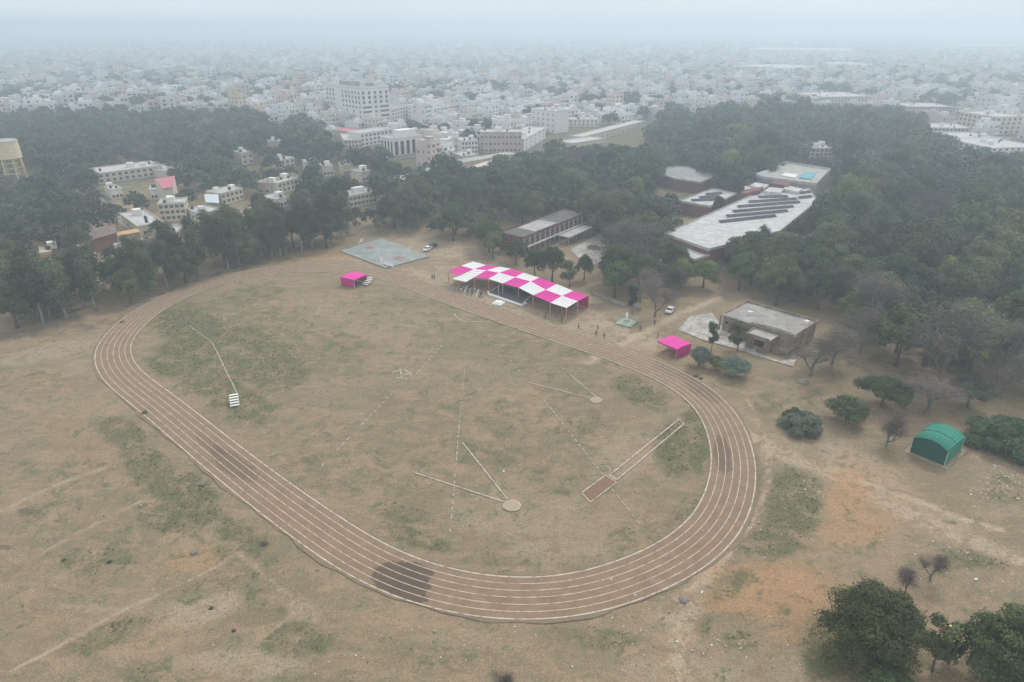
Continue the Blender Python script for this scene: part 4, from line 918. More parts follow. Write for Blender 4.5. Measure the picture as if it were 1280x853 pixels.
def leaf_quads(c, nrm, size):
    n = len(c); r = unit(n); t = np.cross(nrm, r); t /= np.linalg.norm(t, axis=1)[:, None]+1e-9; b = np.cross(nrm, t)
    s = size*(RNG.uniform(.55, 1.35, n))[:, None]; a = RNG.uniform(.5, 1.0, n)[:, None]
    k = RNG.uniform(-.25, .25, (n, 1))
    return np.stack([c-t*s, c-b*s*a+nrm*s*k, c+t*s, c+b*s*a+nrm*s*k*.5], 1)*1.0
def crown_mesh(name, lobes, n, size, m, up=.25, shell=.5, mats=None, flat=.85):
    L_ = np.array(lobes); wt = L_[:, 3]**2; wt /= wt.sum(); k = RNG.choice(len(L_), n, p=wt)
    d = unit(n); d[:, 2] = np.where((d[:, 2] < -.3) & (RNG.random(n) < .6), -d[:, 2], d[:, 2])
    rad = L_[k, 3]*(shell+(1.08-shell)*RNG.random(n)**.55)*(1+.16*np.sin(d[:, 0]*5+k)*np.sin(d[:, 1]*6+k*2))
    c = L_[k, :3] + d*rad[:, None]*np.array([1, 1, flat])
    nr = d*1.0+unit(n)*.5+np.array([0, 0, up]); nr /= np.linalg.norm(nr, axis=1)[:, None]
    V = leaf_quads(c, nr, size)
    lobe_t = RNG.random(len(L_))
    tint = np.clip(.3*RNG.random(n)+.7*lobe_t[k], 0, 1)
    return quadmesh(name, V, m, tint=tint)
def trunk_mb(h, r, lobes, lean=0, kink=.3, nb=7, seed=0):
    rr = random.Random(seed); mb = MB(); pts = [(0, 0, -.2)]; x = y = 0
    for i in range(1, 6):
        x += rr.uniform(-kink, kink)*h*.06+lean*h/5; y += rr.uniform(-kink, kink)*h*.06; pts.append((x, y, h*i/5))
    rad = [r*(1-.7*i/5) for i in range(6)]; rad[0] = r*1.35; mb.tube(pts, rad, 7)
    for l_ in sorted(lobes, key=lambda q: -q[3])[:nb]:
        t = min(.95, max(.3, (l_[2]-l_[3]*.7)/h-.15)); i = min(4, int(t*5)); f = t*5-i
        p = Vector(pts[i]).lerp(Vector(pts[i+1]), f); q = Vector(l_[:3]); mid = p.lerp(q, .5)+Vector((rr.uniform(-.4, .4), rr.uniform(-.4, .4), -.2))
        mb.tube([p, mid, q], [r*.42, r*.28, r*.12], 5)
    return mb
def mk_tree(kind, seed):
    rr = random.Random(seed*77+hash(kind[0]) % 7 if False else seed*77+len(kind)); lobes = []
    if kind == 'eucalyptus':
        h = 16+rr.uniform(-1, 2)
        for i in range(15):
            z = 5+(h-5.5)*(i/14)**.9; s = 2.4*(1-.45*(i/14))*rr.uniform(.6, 1); a = rr.uniform(0, 6.28); lobes.append((s*math.cos(a), s*math.sin(a), z*.98-.6, rr.uniform(1.3, 2.2)))
        return h, trunk_mb(h*.93, .28, lobes, kink=.35, nb=9, seed=seed), crown_mesh('crown', lobes, 4200, .27, LEAF['euc'], shell=.25, flat=1.3), BARK['pale']
    if kind in ('broadleaf', 'olive_tree', 'fresh_tree'):
        h = 11.5+rr.uniform(-1, 1.5); R_ = 4.6+rr.uniform(-.4, .7)
        for i in range(17):
            a = i*2.4+rr.uniform(-.3, .3); q = math.sqrt((i+.5)/17); rad = rr.uniform(1.5, 2.5)*(1.05-.25*q)
            z = h-rad-(h*.42)*q**2.2+rr.uniform(-.9, .5); lobes.append((R_*q*.86*math.cos(a), R_*q*.86*math.sin(a), z, rad))
        lobes += [(rr.uniform(-1.5, 1.5), rr.uniform(-1.5, 1.5), h*.58, 2.6)]
        mm = LEAF[{'broadleaf': 'dark', 'olive_tree': 'olive', 'fresh_tree': 'bright'}[kind]]
        return h, trunk_mb(h*.68, .34, lobes, nb=8, seed=seed), crown_mesh('crown', lobes, 6500, .25, mm, shell=.45), BARK['dark']
    if kind == 'bushy_tree':
        h = 11.5; R_ = 5.0
        for i in range(30):
            a = i*2.4+rr.uniform(-.3, .3); q = math.sqrt((i+.5)/30); rad = rr.uniform(1.2, 2.1)*(1.05-.2*q)
            lobes.append((R_*q*.9*math.cos(a), R_*q*.9*math.sin(a), h-rad-(h*.5)*q**2.4+rr.uniform(-1.3, .5), rad))
        lobes += [(rr.uniform(-2.5, 2.5), rr.uniform(-2.5, 2.5), rr.uniform(3.4, 6), 2.4) for _ in range(6)]
        return h, trunk_mb(h*.68, .36, lobes, nb=10, seed=seed), crown_mesh('crown', lobes, 30000, .125, LEAF['near'], shell=.4), BARK['dark']
    if kind == 'bare_tree':
        h = 9.5+rr.uniform(-1, 1); mb = MB(); tips = []
        def br(p, d, ln, r, lv):
            q = p+d*ln; m_ = p.lerp(q, .5)+Vector((rr.uniform(-1, 1), rr.uniform(-1, 1), rr.uniform(-1, 1)))*ln*.08
            mb.tube([p, m_, q], [r, r*.8, r*.62], 5 if lv < 2 else 3, cap=False)
            if lv >= 4: tips.append(q); return
            for _ in range(3 if lv else 4):
                nd = (d*rr.uniform(.5, .9)+Vector((rr.uniform(-1, 1), rr.uniform(-1, 1), rr.uniform(-.15, .6)))*.85).normalized(); br(q if rr.random() < .7 else m_, nd, ln*rr.uniform(.6, .82), r*.6, lv+1)
        br(Vector((0, 0, -.2)), Vector((.05, 0, 1)), h*.27, .26, 0)
        c = np.array([tuple(t) for t in tips]); k = RNG.integers(0, len(c), 3400); cc = c[k]+RNG.normal(size=(3400, 3))*.55
        t = unit(3400); t[:, 2] = abs(t[:, 2])*.6; s = RNG.uniform(.25, .6, 3400)[:, None]; w_ = np.cross(t, unit(3400))*.022
        V = np.stack([cc-t*s-w_, cc-t*s+w_, cc+t*s+w_*.5, cc+t*s-w_*.5], 1)
        me = quadmesh('twigs', V, LEAF['twig'], tint=RNG.random(3400)); zmax = c[:, 2].max()
        return zmax, mb, me, BARK['grey']
    if kind == 'umbrella_tree':
        h = 6.2
        for i in range(20):
            a = i*2.4; q = math.sqrt((i+.5)/20); rad = rr.uniform(1.0, 1.5); lobes.append((5.0*q*math.cos(a), 4.2*q*math.sin(a), h-rad*.7-1.7*q*q+rr.uniform(-.3, .2), rad))
        return h, trunk_mb(h*.62, .26, lobes, nb=10, seed=seed), crown_mesh('crown', lobes, 15000, .14, LEAF['dark' if seed % 2 else 'silver'], shell=.4, flat=.75), BARK['dark']
    if kind == 'round_tree':
        h = 4.6
        for i in range(14):
            a = i*2.4; q = math.sqrt((i+.5)/14); rad = rr.uniform(.8, 1.2); lobes.append((2.1*q*math.cos(a), 2.1*q*math.sin(a), h-rad-1.6*q*q, rad))
        lobes += [(0, 0, 2.2, 1.5), (.8, .3, 1.9, 1.2), (-.8, -.4, 2.0, 1.2)]
        return h, trunk_mb(h*.55, .14, lobes, nb=5, seed=seed), crown_mesh('crown', lobes, 9000, .12, LEAF[('bright', 'dark', 'silver')[seed % 3]], shell=.4), BARK['dark']
    if kind == 'shrub':
        h = 3.0
        for i in range(16):
            a = i*2.4; q = math.sqrt((i+.5)/16); rad = rr.uniform(.6, 1.1); lobes.append((2.6*q*math.cos(a), 2.3*q*math.sin(a), max(.5, h-rad-1.5*q*q+rr.uniform(-.5, .2)), rad))
        return h, trunk_mb(h*.4, .12, lobes, nb=8, seed=seed), crown_mesh('crown', lobes, 12000, .105, LEAF[('silver', 'dark', 'olive')[seed % 3]], shell=.35), BARK['dark']
    if kind == 'slender_tree':
        h = 7.5
        for i in range(11):
            z = 2.6+(h-3.2)*i/10; a = rr.uniform(0, 6.28); s = rr.uniform(.3, 1.3); lobes.append((s*math.cos(a), s*math.sin(a), z, rr.uniform(.6, 1.0)))
        return h, trunk_mb(h*.9, .12, lobes, nb=8, seed=seed), crown_mesh('crown', lobes, 3000, .15, LEAF['olive' if seed % 2 else 'dark'], shell=.1, flat=1.1), BARK['grey']
PROTO = {}
def proto(kind, v):
    if (kind, v) not in PROTO:
        h, tb, cm2, bk = mk_tree(kind, v+1); PROTO[(kind, v)] = (h, tb.mesh('trunk', bk, True), cm2)
    return PROTO[(kind, v)]
LOOK = {'bushy_tree': 'big bushy tree', 'eucalyptus': 'slim eucalyptus', 'broadleaf': 'dark green broadleaf tree', 'olive_tree': 'olive green broad tree', 'fresh_tree': 'light green tree', 'bare_tree': 'leafless grey-brown tree',
        'umbrella_tree': 'spreading umbrella-shaped tree', 'round_tree': 'small round tree', 'shrub': 'low spreading shrub', 'slender_tree': 'thin young tree'}
TREES = []   # (X, Y, kind, variant, scale, wscale, rz, label)
def hero(px_, kind, v, h, wd=None, label=None, rz=None):
    x, y = W(*px_); TREES.append([x, y, kind, v, h, wd, random.uniform(0, 6.28) if rz is None else rz, label, 1])
for a in (
 ((1082,822),'bushy_tree',0,11.0,1.22,'big dark green bushy tree standing on the bare orange soil'),
 ((1166,838),'slender_tree',0,7.5,1.3,'thin tree with a few yellow blossoms between the two big near trees'),
 ((1185,822),'slender_tree',1,6.0,1.2,'thin dark sapling next to the yellow-blossomed tree'),
 ((1262,862),'bushy_tree',1,12.0,1.1,'large dark tree cut by the picture corner beyond the thin saplings'),
 ((1235,845),'round_tree',1,6.0,1.0,'small dark tree under the large corner tree'),
 ((1105,872),'round_tree',0,4.6,1.2,'light green bush at the foot of the big bushy tree'),
 ((1130,745),'bare_tree',1,4.5,.8,'small bare grey shrub-like tree behind the big bushy tree'),
 ((1163,725),'bare_tree',0,4.0,.9,'small brown leafless tree above the thin saplings'),
 ((628,868),'bare_tree',2,3.2,1.0,'purplish bare twiggy shrub at the lower picture edge'),
 ((874,458),'round_tree',1,5.2,.9,'round green tree beside the magenta tent'),
 ((894,462),'round_tree',2,3.6,.9,'small greyish green tree second from the magenta tent'),
 ((918,470),'round_tree',4,4.8,1.25,'broad dense green tree third from the magenta tent'),
 ((889,440),'slender_tree',1,7.5,.9,'sparse thin tree on the apron before the abandoned house wall'),
 ((922,440),'slender_tree',0,8.0,1.5,'thin-leaved tree in front of the abandoned house windows'),
 ((1001,536),'shrub',2,4.2,1.0,'grey-green feathery shrub on bare soil nearest the bend'),
 ((990,524),'shrub',1,2.8,.8,'low olive shrub tucked behind the feathery shrub'),
 ((1057,526),'round_tree',0,5.6,1.25,'bright yellow-green leaning tree left of the umbrella tree'),
 ((1102,508),'umbrella_tree',0,6.4,1.0,'wide dark green umbrella-shaped tree'),
 ((1108,558),'bare_tree',1,5.8,1.0,'pale leafless tree just beside the green shed'),
 ((1158,516),'bare_tree',0,7.5,1.4,'leafless tree with a curved dark trunk behind the green shed'),
 ((1208,508),'umbrella_tree',1,6.6,.85,'grey-green umbrella tree behind the green shed'),
 ((1258,556),'shrub',3,5.0,1.6,'large dense dark shrub with a shadow on bare soil by the picture edge'),
 ((1013,470),'bare_tree',2,9.0,1.3,'wide leafless tree in front of the abandoned house corner'),
 ((1040,455),'bare_tree',1,8.5,1.2,'leafless tree just beyond the abandoned house corner'),
 ((1075,440),'bare_tree',0,7.5,1.3,'leafless tree between the abandoned house and the umbrella tree'),
 ((1248,470),'bare_tree',2,11.5,1.3,'big purple-grey leafless tree at the wood edge above the dark shrub'),
 ((1226,440),'bare_tree',0,10.5,1.2,'purple-grey leafless tree beside the bigger one at the wood edge'),
 ((818,396),'bare_tree',0,9.5,.9,'tall thin leafless tree near the parked small car'),
 ((800,378),'bare_tree',2,9.0,1.0,'brownish leafless tree behind the low wall'),
 ((843,372),'bare_tree',1,9.5,1.1,'leafless tree in the dirt clearing before the main school'),
 ((790,392),'slender_tree',1,8.0,.9,'bare-stemmed young tree beside the statue'),
 ((690,352),'broadleaf',2,11.5,1.05,'dense dark tree directly behind the middle of the checked pavilion'),
 ((668,346),'broadleaf',0,9.5,1.0,'dark tree behind the third white cloth panel'),
 ((712,358),'slender_tree',0,8.5,1.5,'thin dark tree behind the pavilion far end'),
 ((645,332),'broadleaf',1,9.0,.8,'smaller dark tree in front of the brick school gable'),
 ((616,322),'olive_tree',1,9.5,.85,'olive tree behind the pavilion near the cars'),
 ((730,350),'broadleaf',1,8.5,.8,'dark tree below the paved courtyard'),
 ((768,372),'broadleaf',2,11.5,1.15,'big dark tree between pavilion and main school'),
 ((797,362),'broadleaf',0,11.5,1.15,'broad dark tree in front of the low front hall'),
 ((848,352),'broadleaf',1,8.0,1.1,'broad deep green tree at the corner of the front hall'),
 ((762,292),'broadleaf',0,15.5,1.1,'very tall dark tree behind the covered walk'),
 ((745,290),'broadleaf',2,13.0,1.0,'tall dark tree at the end of the brick school'),
 ((1043,293),'broadleaf',1,13.0,.95,'dark rounded tree at the corner of the solar roof'),
 ((897,273),'broadleaf',2,9.5,.75,'small dark tree against the brick side wing'),
 ((969,245),'broadleaf',1,7.0,.7,'single dark tree among the white roofs of the school'),
): 
    TREES.append([*W(*a[0]), a[1], a[2], a[3], a[4], random.uniform(0, 6.28), a[5], 1])
# --- fill: treeline and woods
def pip(x, y, poly):
    c = False; j = len(poly)-1
    for i in range(len(poly)):
        xi, yi = poly[i]; xj, yj = poly[j]
        if (yi > y) != (yj > y) and x < (xj-xi)*(y-yi)/(yj-yi)+xi: c = not c
        j = i
    return c
GRID = {}
def free(x, y, r):
    g = 8
    for i in range(int((x-r)//g), int((x+r)//g)+1):
        for j in range(int((y-r)//g), int((y+r)//g)+1):
            for (a, b) in GRID.get((i, j), ()):
                if (a-x)**2+(b-y)**2 < r*r: return False
    return True
def occupy(x, y): GRID.setdefault((int(x//8), int(y//8)), []).append((x, y))
for t in TREES: occupy(t[0], t[1])
KEEP += [((818,206,892,236),330),((850,236,925,268),300),((940,262,985,285),285),((985,240,1015,262),335),((945,215,1040,236),372),((862,298,903,323),240)]
def in_building(x, y, mgn=2.0):
    for (ax, ay, an, wd, dp) in BLD:
        c, s = math.cos(an), math.sin(an); u = (x-ax)*c+(y-ay)*s; v = -(x-ax)*s+(y-ay)*c
        if -mgn < u < wd+mgn and min(0, dp)-mgn < v < max(0, dp)+mgn: return True
    for q in PBLD:
        for dx, dy in ((0,0),(mgn,0),(-mgn,0),(0,mgn),(0,-mgn)):
            if pip(x+dx, y+dy, q): return True
    return False
def hides(x, y, h, rw, tol=.12):
    """does a tree here cover a part of a building that the photograph shows?"""
    _, yt = proj(x, y, h); cx, ym = proj(x, y, h*.35); mpp = math.hypot(y, H)/F; hw = rw/mpp*.8
    for (x0, y0, x1, y1), dist in KEEP:
        if y < dist+2 and cx+hw > x0 and cx-hw < x1 and yt < y1-(y1-y0)*tol and ym > y0: return True
    return False
EUC = [(-10,420),(0,412),(60,405),(105,392),(150,383),(200,366),(260,344),(330,325),(400,311),(440,301)]
for row in range(4):
    P_ = [Vector(W(*p)) for p in EUC]; s = 0
    for a, b in zip(P_[:-1], P_[1:]):
        d = b-a; n_ = Vector((-d.y, d.x)).normalized(); k = max(1, int(d.length/(4.0+row*.3)))
        for i in range(k):
            p = a+d*((i+random.random()*.8)/k)+n_*(1.0+row*5.5+random.uniform(-1.8, 1.8)); h = random.uniform(13.5, 19.5)*(1.0 if row < 2 else .92)
            if not free(p.x, p.y, 2.6) or in_building(p.x, p.y): continue
            if row > 2 and random.random() < .25: continue
            kd = 'eucalyptus' if random.random() < .78 else random.choice(['broadleaf', 'olive_tree'])
            if kd != 'eucalyptus': h *= .72
            if row > 0 and hides(p.x, p.y, h, 2.0, .6) and random.random() < .3: continue
            TREES.append([p.x, p.y, kd, random.randrange(3), h, 1.0, random.uniform(0, 6.28), None, 0]); occupy(p.x, p.y)
LEFTP = [(-40,400),(60,392),(150,372),(260,334),(400,303),(440,293),(500,290),(560,300),(600,308),(655,318),(655,200),(600,205),(560,214),(500,226),(455,206),(440,200),(420,180),(330,162),(318,150),(100,152),(-60,155)]
RIGHTP = [(600,320),(640,335),(720,350),(770,366),(860,362),(900,368),(1020,392),(1060,438),(1140,468),(1195,486),(1250,500),(1320,530),(1400,420),(1400,215),(1280,208),(1225,198),(1195,186),(1160,170),(1150,152),(1000,146),(900,150),(830,164),(760,184),(700,203),(655,208)]
GAPS = [[(440,332),(600,332),(560,302),(530,294),(478,290),(410,310)], [(700,300),(760,300),(770,330),(715,335)], [(885,390),(790,385),(800,366),(885,362)], [(240,262),(290,262),(290,300),(200,300)], [(1000,392),(1060,392),(1060,470),(1000,470)]]
def mixkind(px_, py_, left):
    r = random.random(); n_ = math.sin(px_*.021+py_*.05)*.5+math.sin(px_*.047-py_*.031)*.5
    if n_ > .55 and r < .6: return 'bare_tree'
    if n_ < -.5 and r < .5: return 'fresh_tree' if not left or r < .15 else 'olive_tree'
    return 'broadleaf' if r < .52 else 'olive_tree' if r < .86 else 'bare_tree' if r < .95 else 'fresh_tree' if r < .955 else 'eucalyptus'
tries = 0
CAND = []
for poly, left in ((LEFTP, True), (RIGHTP, False)):
    ws = [W(*p) for p in poly]; x0, x1 = min(p[0] for p in ws), max(p[0] for p in ws); y0, y1 = min(p[1] for p in ws), max(p[1] for p in ws)
    for _ in range(60000):
        x, y = random.uniform(x0, x1), random.uniform(y0, y1); px_, py_ = proj(x, y, 0)
        if not (-70 < px_ < 1350) or not pip(px_, py_, poly) or any(pip(px_, py_, g) for g in GAPS): continue
        sp_ = (6.3 if left else 5.8)+max(0, y-300)*.004
        if not free(x, y, sp_): continue
        if in_building(x, y, 3.0): continue
        if left and 100 < px_ < 345 and 205 < py_ < 312 and random.random() < .6: continue
        kd = mixkind(px_, py_, left); h = random.uniform(7, 14.5)*(1.0 if left else 1.12)
        if not left and px_ > 880 and random.random() < .25: h *= 1.3
        if kd == 'bare_tree': h *= .8
        if hides(x, y, h, 4.5*h/12): continue
        occupy(x, y); CAND.append([x, y, kd, random.randrange(3), h, random.uniform(.85, 1.2), random.uniform(0, 6.28), None, 0])
TREES += CAND
# city-edge tree clumps seen between the roofs
CLUMPS = [(585,168,24,9,10),(640,190,10,4,3),(540,178,40,12,12),(705,98,12,5,4),(722,120,16,6,5),(745,160,60,14,26),(300,104,40,8,20),(90,104,110,8,60),(230,106,60,6,26),(720,88,70,7,40),(640,84,50,6,22),
          (980,112,120,12,60),(1180,92,110,9,60),(1230,122,60,10,40),(880,118,80,12,40),(1100,100,60,8,30),(330,130,14,10,6),(475,186,30,8,9),(380,160,40,8,10),(500,170,24,6,8),(640,150,40,10,10),(900,84,120,8,50),(1050,68,150,5,50),(560,96,60,5,18),
          (470,205,60,10,16),(670,190,40,8,12),(835,150,40,10,14),(1240,108,90,10,60),(1180,135,50,8,24),(1020,100,60,8,30),(800,84,60,6,30),(1000,72,160,6,70),(1200,76,120,7,60),(150,84,140,5,50),(420,90,60,5,22),(60,120,90,7,30),(300,120,80,8,30),(520,120,40,5,10),(600,132,50,6,12),(690,122,30,5,8),(850,104,60,6,20),(30,128,60,8,24),(180,135,120,10,50)]
FAR = []
for _ in range(14000):
    px_ = random.uniform(-20, 1300); py_ = 56+80*random.random()**1.3
    q = math.sin(px_*.013+py_*.21+1)+math.sin(px_*.031-py_*.33+2)+.7*math.sin(px_*.006-py_*.12)+(.35 if px_ > 700 else 0)
    if q < .55: continue
    x, y = W(px_, py_)
    if in_building(x, y, 2) or not free(x, y, 6+y*.004): continue
    h = random.uniform(8, 13)
    if hides(x, y, h, 4): continue
    occupy(x, y); FAR.append([x, y, random.choice(['broadleaf', 'olive_tree']), 0, h, 1.25, 0, None, 0])
for cx, cy, rx, ry, n in CLUMPS:
    for _ in range(n):
        px_, py_ = random.gauss(cx, rx*.55), random.gauss(cy, ry*.5)
        if py_ < 50: continue
        x, y = W(px_, py_)
        if in_building(x, y, 2) or not free(x, y, 5): continue
        h = random.uniform(8, 14)
        if hides(x, y, h, 4): continue
        occupy(x, y); FAR.append([x, y, random.choice(['broadleaf', 'olive_tree', 'broadleaf']), 0, h, 1.1, 0, None, 0])
def size_px(t): return t[4]*(3 if t[8] else 1)/math.hypot(t[0], t[1], H)
vis = []
for t in TREES+FAR:
    a, b = proj(t[0], t[1], t[4]*.6); vis.append(t) if (-25 < a < 1305 and b < 870) else None
vis.sort(key=size_px, reverse=True)
NEAR, REST = vis[:300], vis[300:]
LANDMARK = {'the water tower': (20,222), 'the pink shamiana': (205,236), 'the white-roofed colony shed': (265,256), 'the long cream quarters': (160,228), 'the games court': (480,316), 'the small pink tent': (441,355),
 'the checked pavilion': (650,365), 'the brick school block': (690,295), 'the round planter': (742,311), 'the garden statue': (783,404), 'the abandoned house': (955,420), 'the green shed': (1170,565), 'the magenta tent': (845,445),
 'the parked small car': (838,390), 'the solar roof corner': (1020,270), 'the front hall': (860,330), 'the brick side wing': (880,262), 'the grey hip-roofed hall': (850,232), 'the rear hall': (1030,235), 'the umbrella tree': (1102,508),
 'the parked cars': (538,312), 'the brown gabled hall': (128,300), 'the orange tin roof': (160,296), 'the striped office': (510,200), 'the big corner tree': (1262,862), 'the track bend near the colony': (119,440), 'the stepped cream flats': (214,275), 'the unfinished flats': (453,256)}
LM = {k: W(*v) for k, v in LANDMARK.items()}
ORD = ['nearest','second nearest','third nearest','fourth nearest','fifth nearest','sixth nearest','seventh nearest','eighth nearest','ninth nearest','tenth nearest','eleventh nearest','twelfth nearest','thirteenth nearest','fourteenth nearest','fifteenth nearest','sixteenth nearest','seventeenth nearest','eighteenth nearest','nineteenth nearest','twentieth nearest']
def rank_labels(items, look, lms, out):
    """a label for each item: its look and its rank among its like by distance to a landmark"""
    used = set(); groups = {}
    for it in items: groups.setdefault(look(it), []).append(it)
    for lk, g in groups.items():
        best = {}
        for nm, (lx, ly) in lms.items():
            for r, it in enumerate(sorted(g, key=lambda q: (q[0]-lx)**2+(q[1]-ly)**2)):
                if id(it) not in best or r < best[id(it)][0]: best[id(it)] = (r, nm)
        for it in g:
            r, nm = best[id(it)]; o = ORD[r] if r < len(ORD) else f'number {r+1} by distance'
            out(it, f'{lk}, {o} to {nm}')
def tlook(t):
    lim = (13.8, 15.4, 17) if t[2] == 'eucalyptus' else (9.3, 11.3, 13.3)
    hh = ['short ', 'middling ', 'tall ', 'very tall '][sum(t[4] > q for q in lim)]
    return hh+LOOK[t[2]]
GROUP = {'eucalyptus': 'eucalyptus trees of the treeline', 'bare_tree': 'leafless trees of the woods'}
rank_labels([t for t in NEAR if not t[7]], tlook, LM, lambda t, s: t.__setitem__(7, s))
for t in NEAR:
    x, y, kd, v, h, ws, rz, lb, hero_ = t
    ph, tm, cm3 = proto(kd, v % 3 if kd in ('broadleaf', 'olive_tree', 'fresh_tree', 'eucalyptus', 'bare_tree') else v)
    o = empty(kd, x, y, rz, lb, 'shrub' if kd == 'shrub' else 'tree', None if hero_ else GROUP.get(kd, 'broadleaf trees of the woods'), z=-.06)
    s = h/ph; o.scale = (s*(ws or 1), s*(ws or 1), s)
    link('trunk', tm, o); link('twigs' if kd == 'bare_tree' else 'crown', cm3, o)
# yellow blossoms of the thin tree
x, y = W(1166, 838)
nearf = [o for o in COL.objects if o.get('label', '').startswith('thin tree with a few yellow')][0]
c = np.array([.5, .3, 6.2])+RNG.normal(size=(160, 3))*.45; link('blossom', quadmesh('blossom', leaf_quads(c, unit(160), .12), LEAF['flower'], tint=RNG.random(160)), nearf)
# the remaining trees: one mass
def far_mass(lst, name, label):
    Vs, T, TT = [], [], []
    TM = {}
    for kd in ('broadleaf', 'bare_tree'):
        lib = []
        for v in range(4):
            rr = random.Random(v+5); lobes = []
            for i in range(9):
                a = i*2.4; q = math.sqrt((i+.5)/9); lobes.append((4.2*q*math.cos(a), 4.2*q*math.sin(a), 9.2-4.2*q*q+rr.uniform(-1, .6), rr.uniform(1.7, 2.5)))
            L_ = np.array(lobes); n = 420 if kd == 'broadleaf' else 500; k = RNG.integers(0, 9, n); d = unit(n); d[:, 2] = np.abs(d[:, 2])*np.where(RNG.random(n) < .8, 1, -1)
            c = L_[k, :3]+d*(L_[k, 3]*(.6+.45*RNG.random(n)))[:, None]; nr = d+unit(n)*.4; nr /= np.linalg.norm(nr, axis=1)[:, None]
            if kd == 'bare_tree':
                c = L_[k, :3]*np.array([.8, .8, .9])+d*(L_[k, 3]*RNG.random(n))[:, None]; t = unit(n); w_ = np.cross(t, unit(n))*.05; t = t*.8
                V = np.stack([c-t-w_, c-t+w_, c+t+w_, c+t-w_], 1)
            else: V = leaf_quads(c, nr, .62)
            lib.append((V, np.clip(.25*RNG.random(n)+.75*RNG.random(9)[k], 0, 1)))
        TM[kd] = lib
    for t in lst:
        V, tn = TM['bare_tree' if t[2] == 'bare_tree' else 'broadleaf'][random.randrange(4)]; dd = math.hypot(t[0], t[1])
        if dd > 750: k = RNG.random(len(V)) < .5; V = V[k]; tn = tn[k]
        s = t[4]/11.5; a = random.uniform(0, 6.28); ca, sa = math.cos(a), math.sin(a); Rm = np.array([[ca, sa, 0], [-sa, ca, 0], [0, 0, 1]])
        Vs.append((V.reshape(-1, 3)@Rm*np.array([s*(t[5] or 1), s*(t[5] or 1), s])+np.array([t[0], t[1], 0])).reshape(-1, 4, 3)); T.append(tn); TT.append(np.full(len(tn), random.random()))
    o = link(name, quadmesh(name, np.concatenate(Vs), lst_mat, tint=np.concatenate(T), tree=np.concatenate(TT)))
    tag(o, label, kind='stuff')
lst_mat = leafmat('far_leaves', (.026,.044,.026), (.09,.115,.060), far=True)
twg_mat = leafmat('far_twigs', (.075,.062,.054), (.17,.145,.125), far=True)
far_mass([t for t in REST if t[2] != 'bare_tree'], 'distant_woodland_foliage', 'far woods and tree clumps between the city roofs')
lst_mat = twg_mat
far_mass([t for t in REST if t[2] == 'bare_tree'], 'distant_bare_woodland_foliage', 'far leafless grey trees mixed in the woods')

# ------------------------------------------------------------------ the city
CITYP = [(-120,150),(0,148),(110,146),(200,142),(300,148),(330,152),(400,160),(420,176),(452,190),(500,214),(560,208),(620,200),(700,182),(760,168),(825,150),(860,144),(960,138),(1060,138),(1130,144),(1160,150),(1205,172),(1245,190),(1400,198),(1400,46),(-120,46)]
PAL = [((.76,.76,.75),'white'), ((.70,.67,.60),'cream'), ((.58,.58,.57),'grey'), ((.68,.57,.52),'pinkish'), ((.62,.66,.70),'pale blue'), ((.64,.52,.38),'ochre')]
PW = [.46,.2,.13,.1,.07,.04]
MC = [mat('city_'+n.replace(' ', '_'), c, stain=.15, rnd=.12) for c, n in PAL]
HS = []
occ = {}
for o in TREES+FAR:
    occ.setdefault((int(o[0]//12), int(o[1]//12)), []).append((o[0], o[1]))
def near_tree(x, y, r=6.5):
    i, j = int(x//12), int(y//12)
    for a in (-1, 0, 1):
        for b in (-1, 0, 1):
            for (p, q) in occ.get((i+a, j+b), ()):
                if (p-x)**2+(q-y)**2 < r*r: return True
    return False
def big_block(x, y):
    for (ax, ay, an, wd, dp) in BLD:
        c, s = math.cos(an), math.sin(an); u = (x-ax)*c+(y-ay)*s; v = -(x-ax)*s+(y-ay)*c
        if -8 < u < wd+8 and min(0, dp)-8 < v < max(0, dp)+8: return True
    return False
rc = random.Random(31)
S = 240
for gi in range(-13, 14):
    for gj in range(1, 12):
        cx, cy = gi*S+S/2, gj*S+S/2
        if abs(cx) > .80*(cy+S)+S: continue
        th = math.radians(rc.choice([52, 52, 38, 30, 64])); c, s = math.cos(th), math.sin(th)
        lw = rc.uniform(7, 10.5)
        v = -S*.72
        while v < S*.72:
            for half in (0, 1):
                u = -S*.72
                while u < S*.72:
                    w_ = lw*rc.uniform(.85, 1.5); dx = u+w_/2; dy = v+half*13+5.5; x, y = cx+dx*c-dy*s, cy+dx*s+dy*c; u += w_+(.0 if rc.random() < .75 else rc.uniform(2, 7))
                    if not (gi*S <= x < gi*S+S and gj*S <= y < gj*S+S): continue
                    px_, py_ = proj(x, y, 0)
                    if not (-25 < px_ < 1305) or not pip(px_, py_, CITYP) or rc.random() < .07: continue
                    if near_tree(x, y) or big_block(x, y) or in_building(x, y, 7): continue
                    k = rc.choices(range(6), PW)[0]
                    h = rc.choices([3.6, 6.8, 10, 13.2, 17], [.25, .42, .24, .07, .02])[0]*rc.uniform(.92, 1.08)
                    bad = False
                    yt = proj(x, y, h)[1]
                    for (x0, y0, x1, y1), dist in KEEP:
                        if y < dist and x0-3 < px_ < x1+3 and yt < y1 and py_ > y0: bad = True; break
                    if bad: continue
                    HS.append([x, y, k, h, w_*.97, rc.uniform(9.5, 12.5), th+(math.pi if half else 0), None])
            v += 26+rc.uniform(5, 8)
HS.sort(key=lambda t: math.hypot(t[0], t[1], H)/(t[3]+8))
def vis_frac(t): a, b = proj(t[0], t[1], t[3]); return 0 < a < 1280
NH = [t for t in HS if vis_frac(t)][:300]; ids = set(map(id, NH)); RH = [t for t in HS if id(t) not in ids]
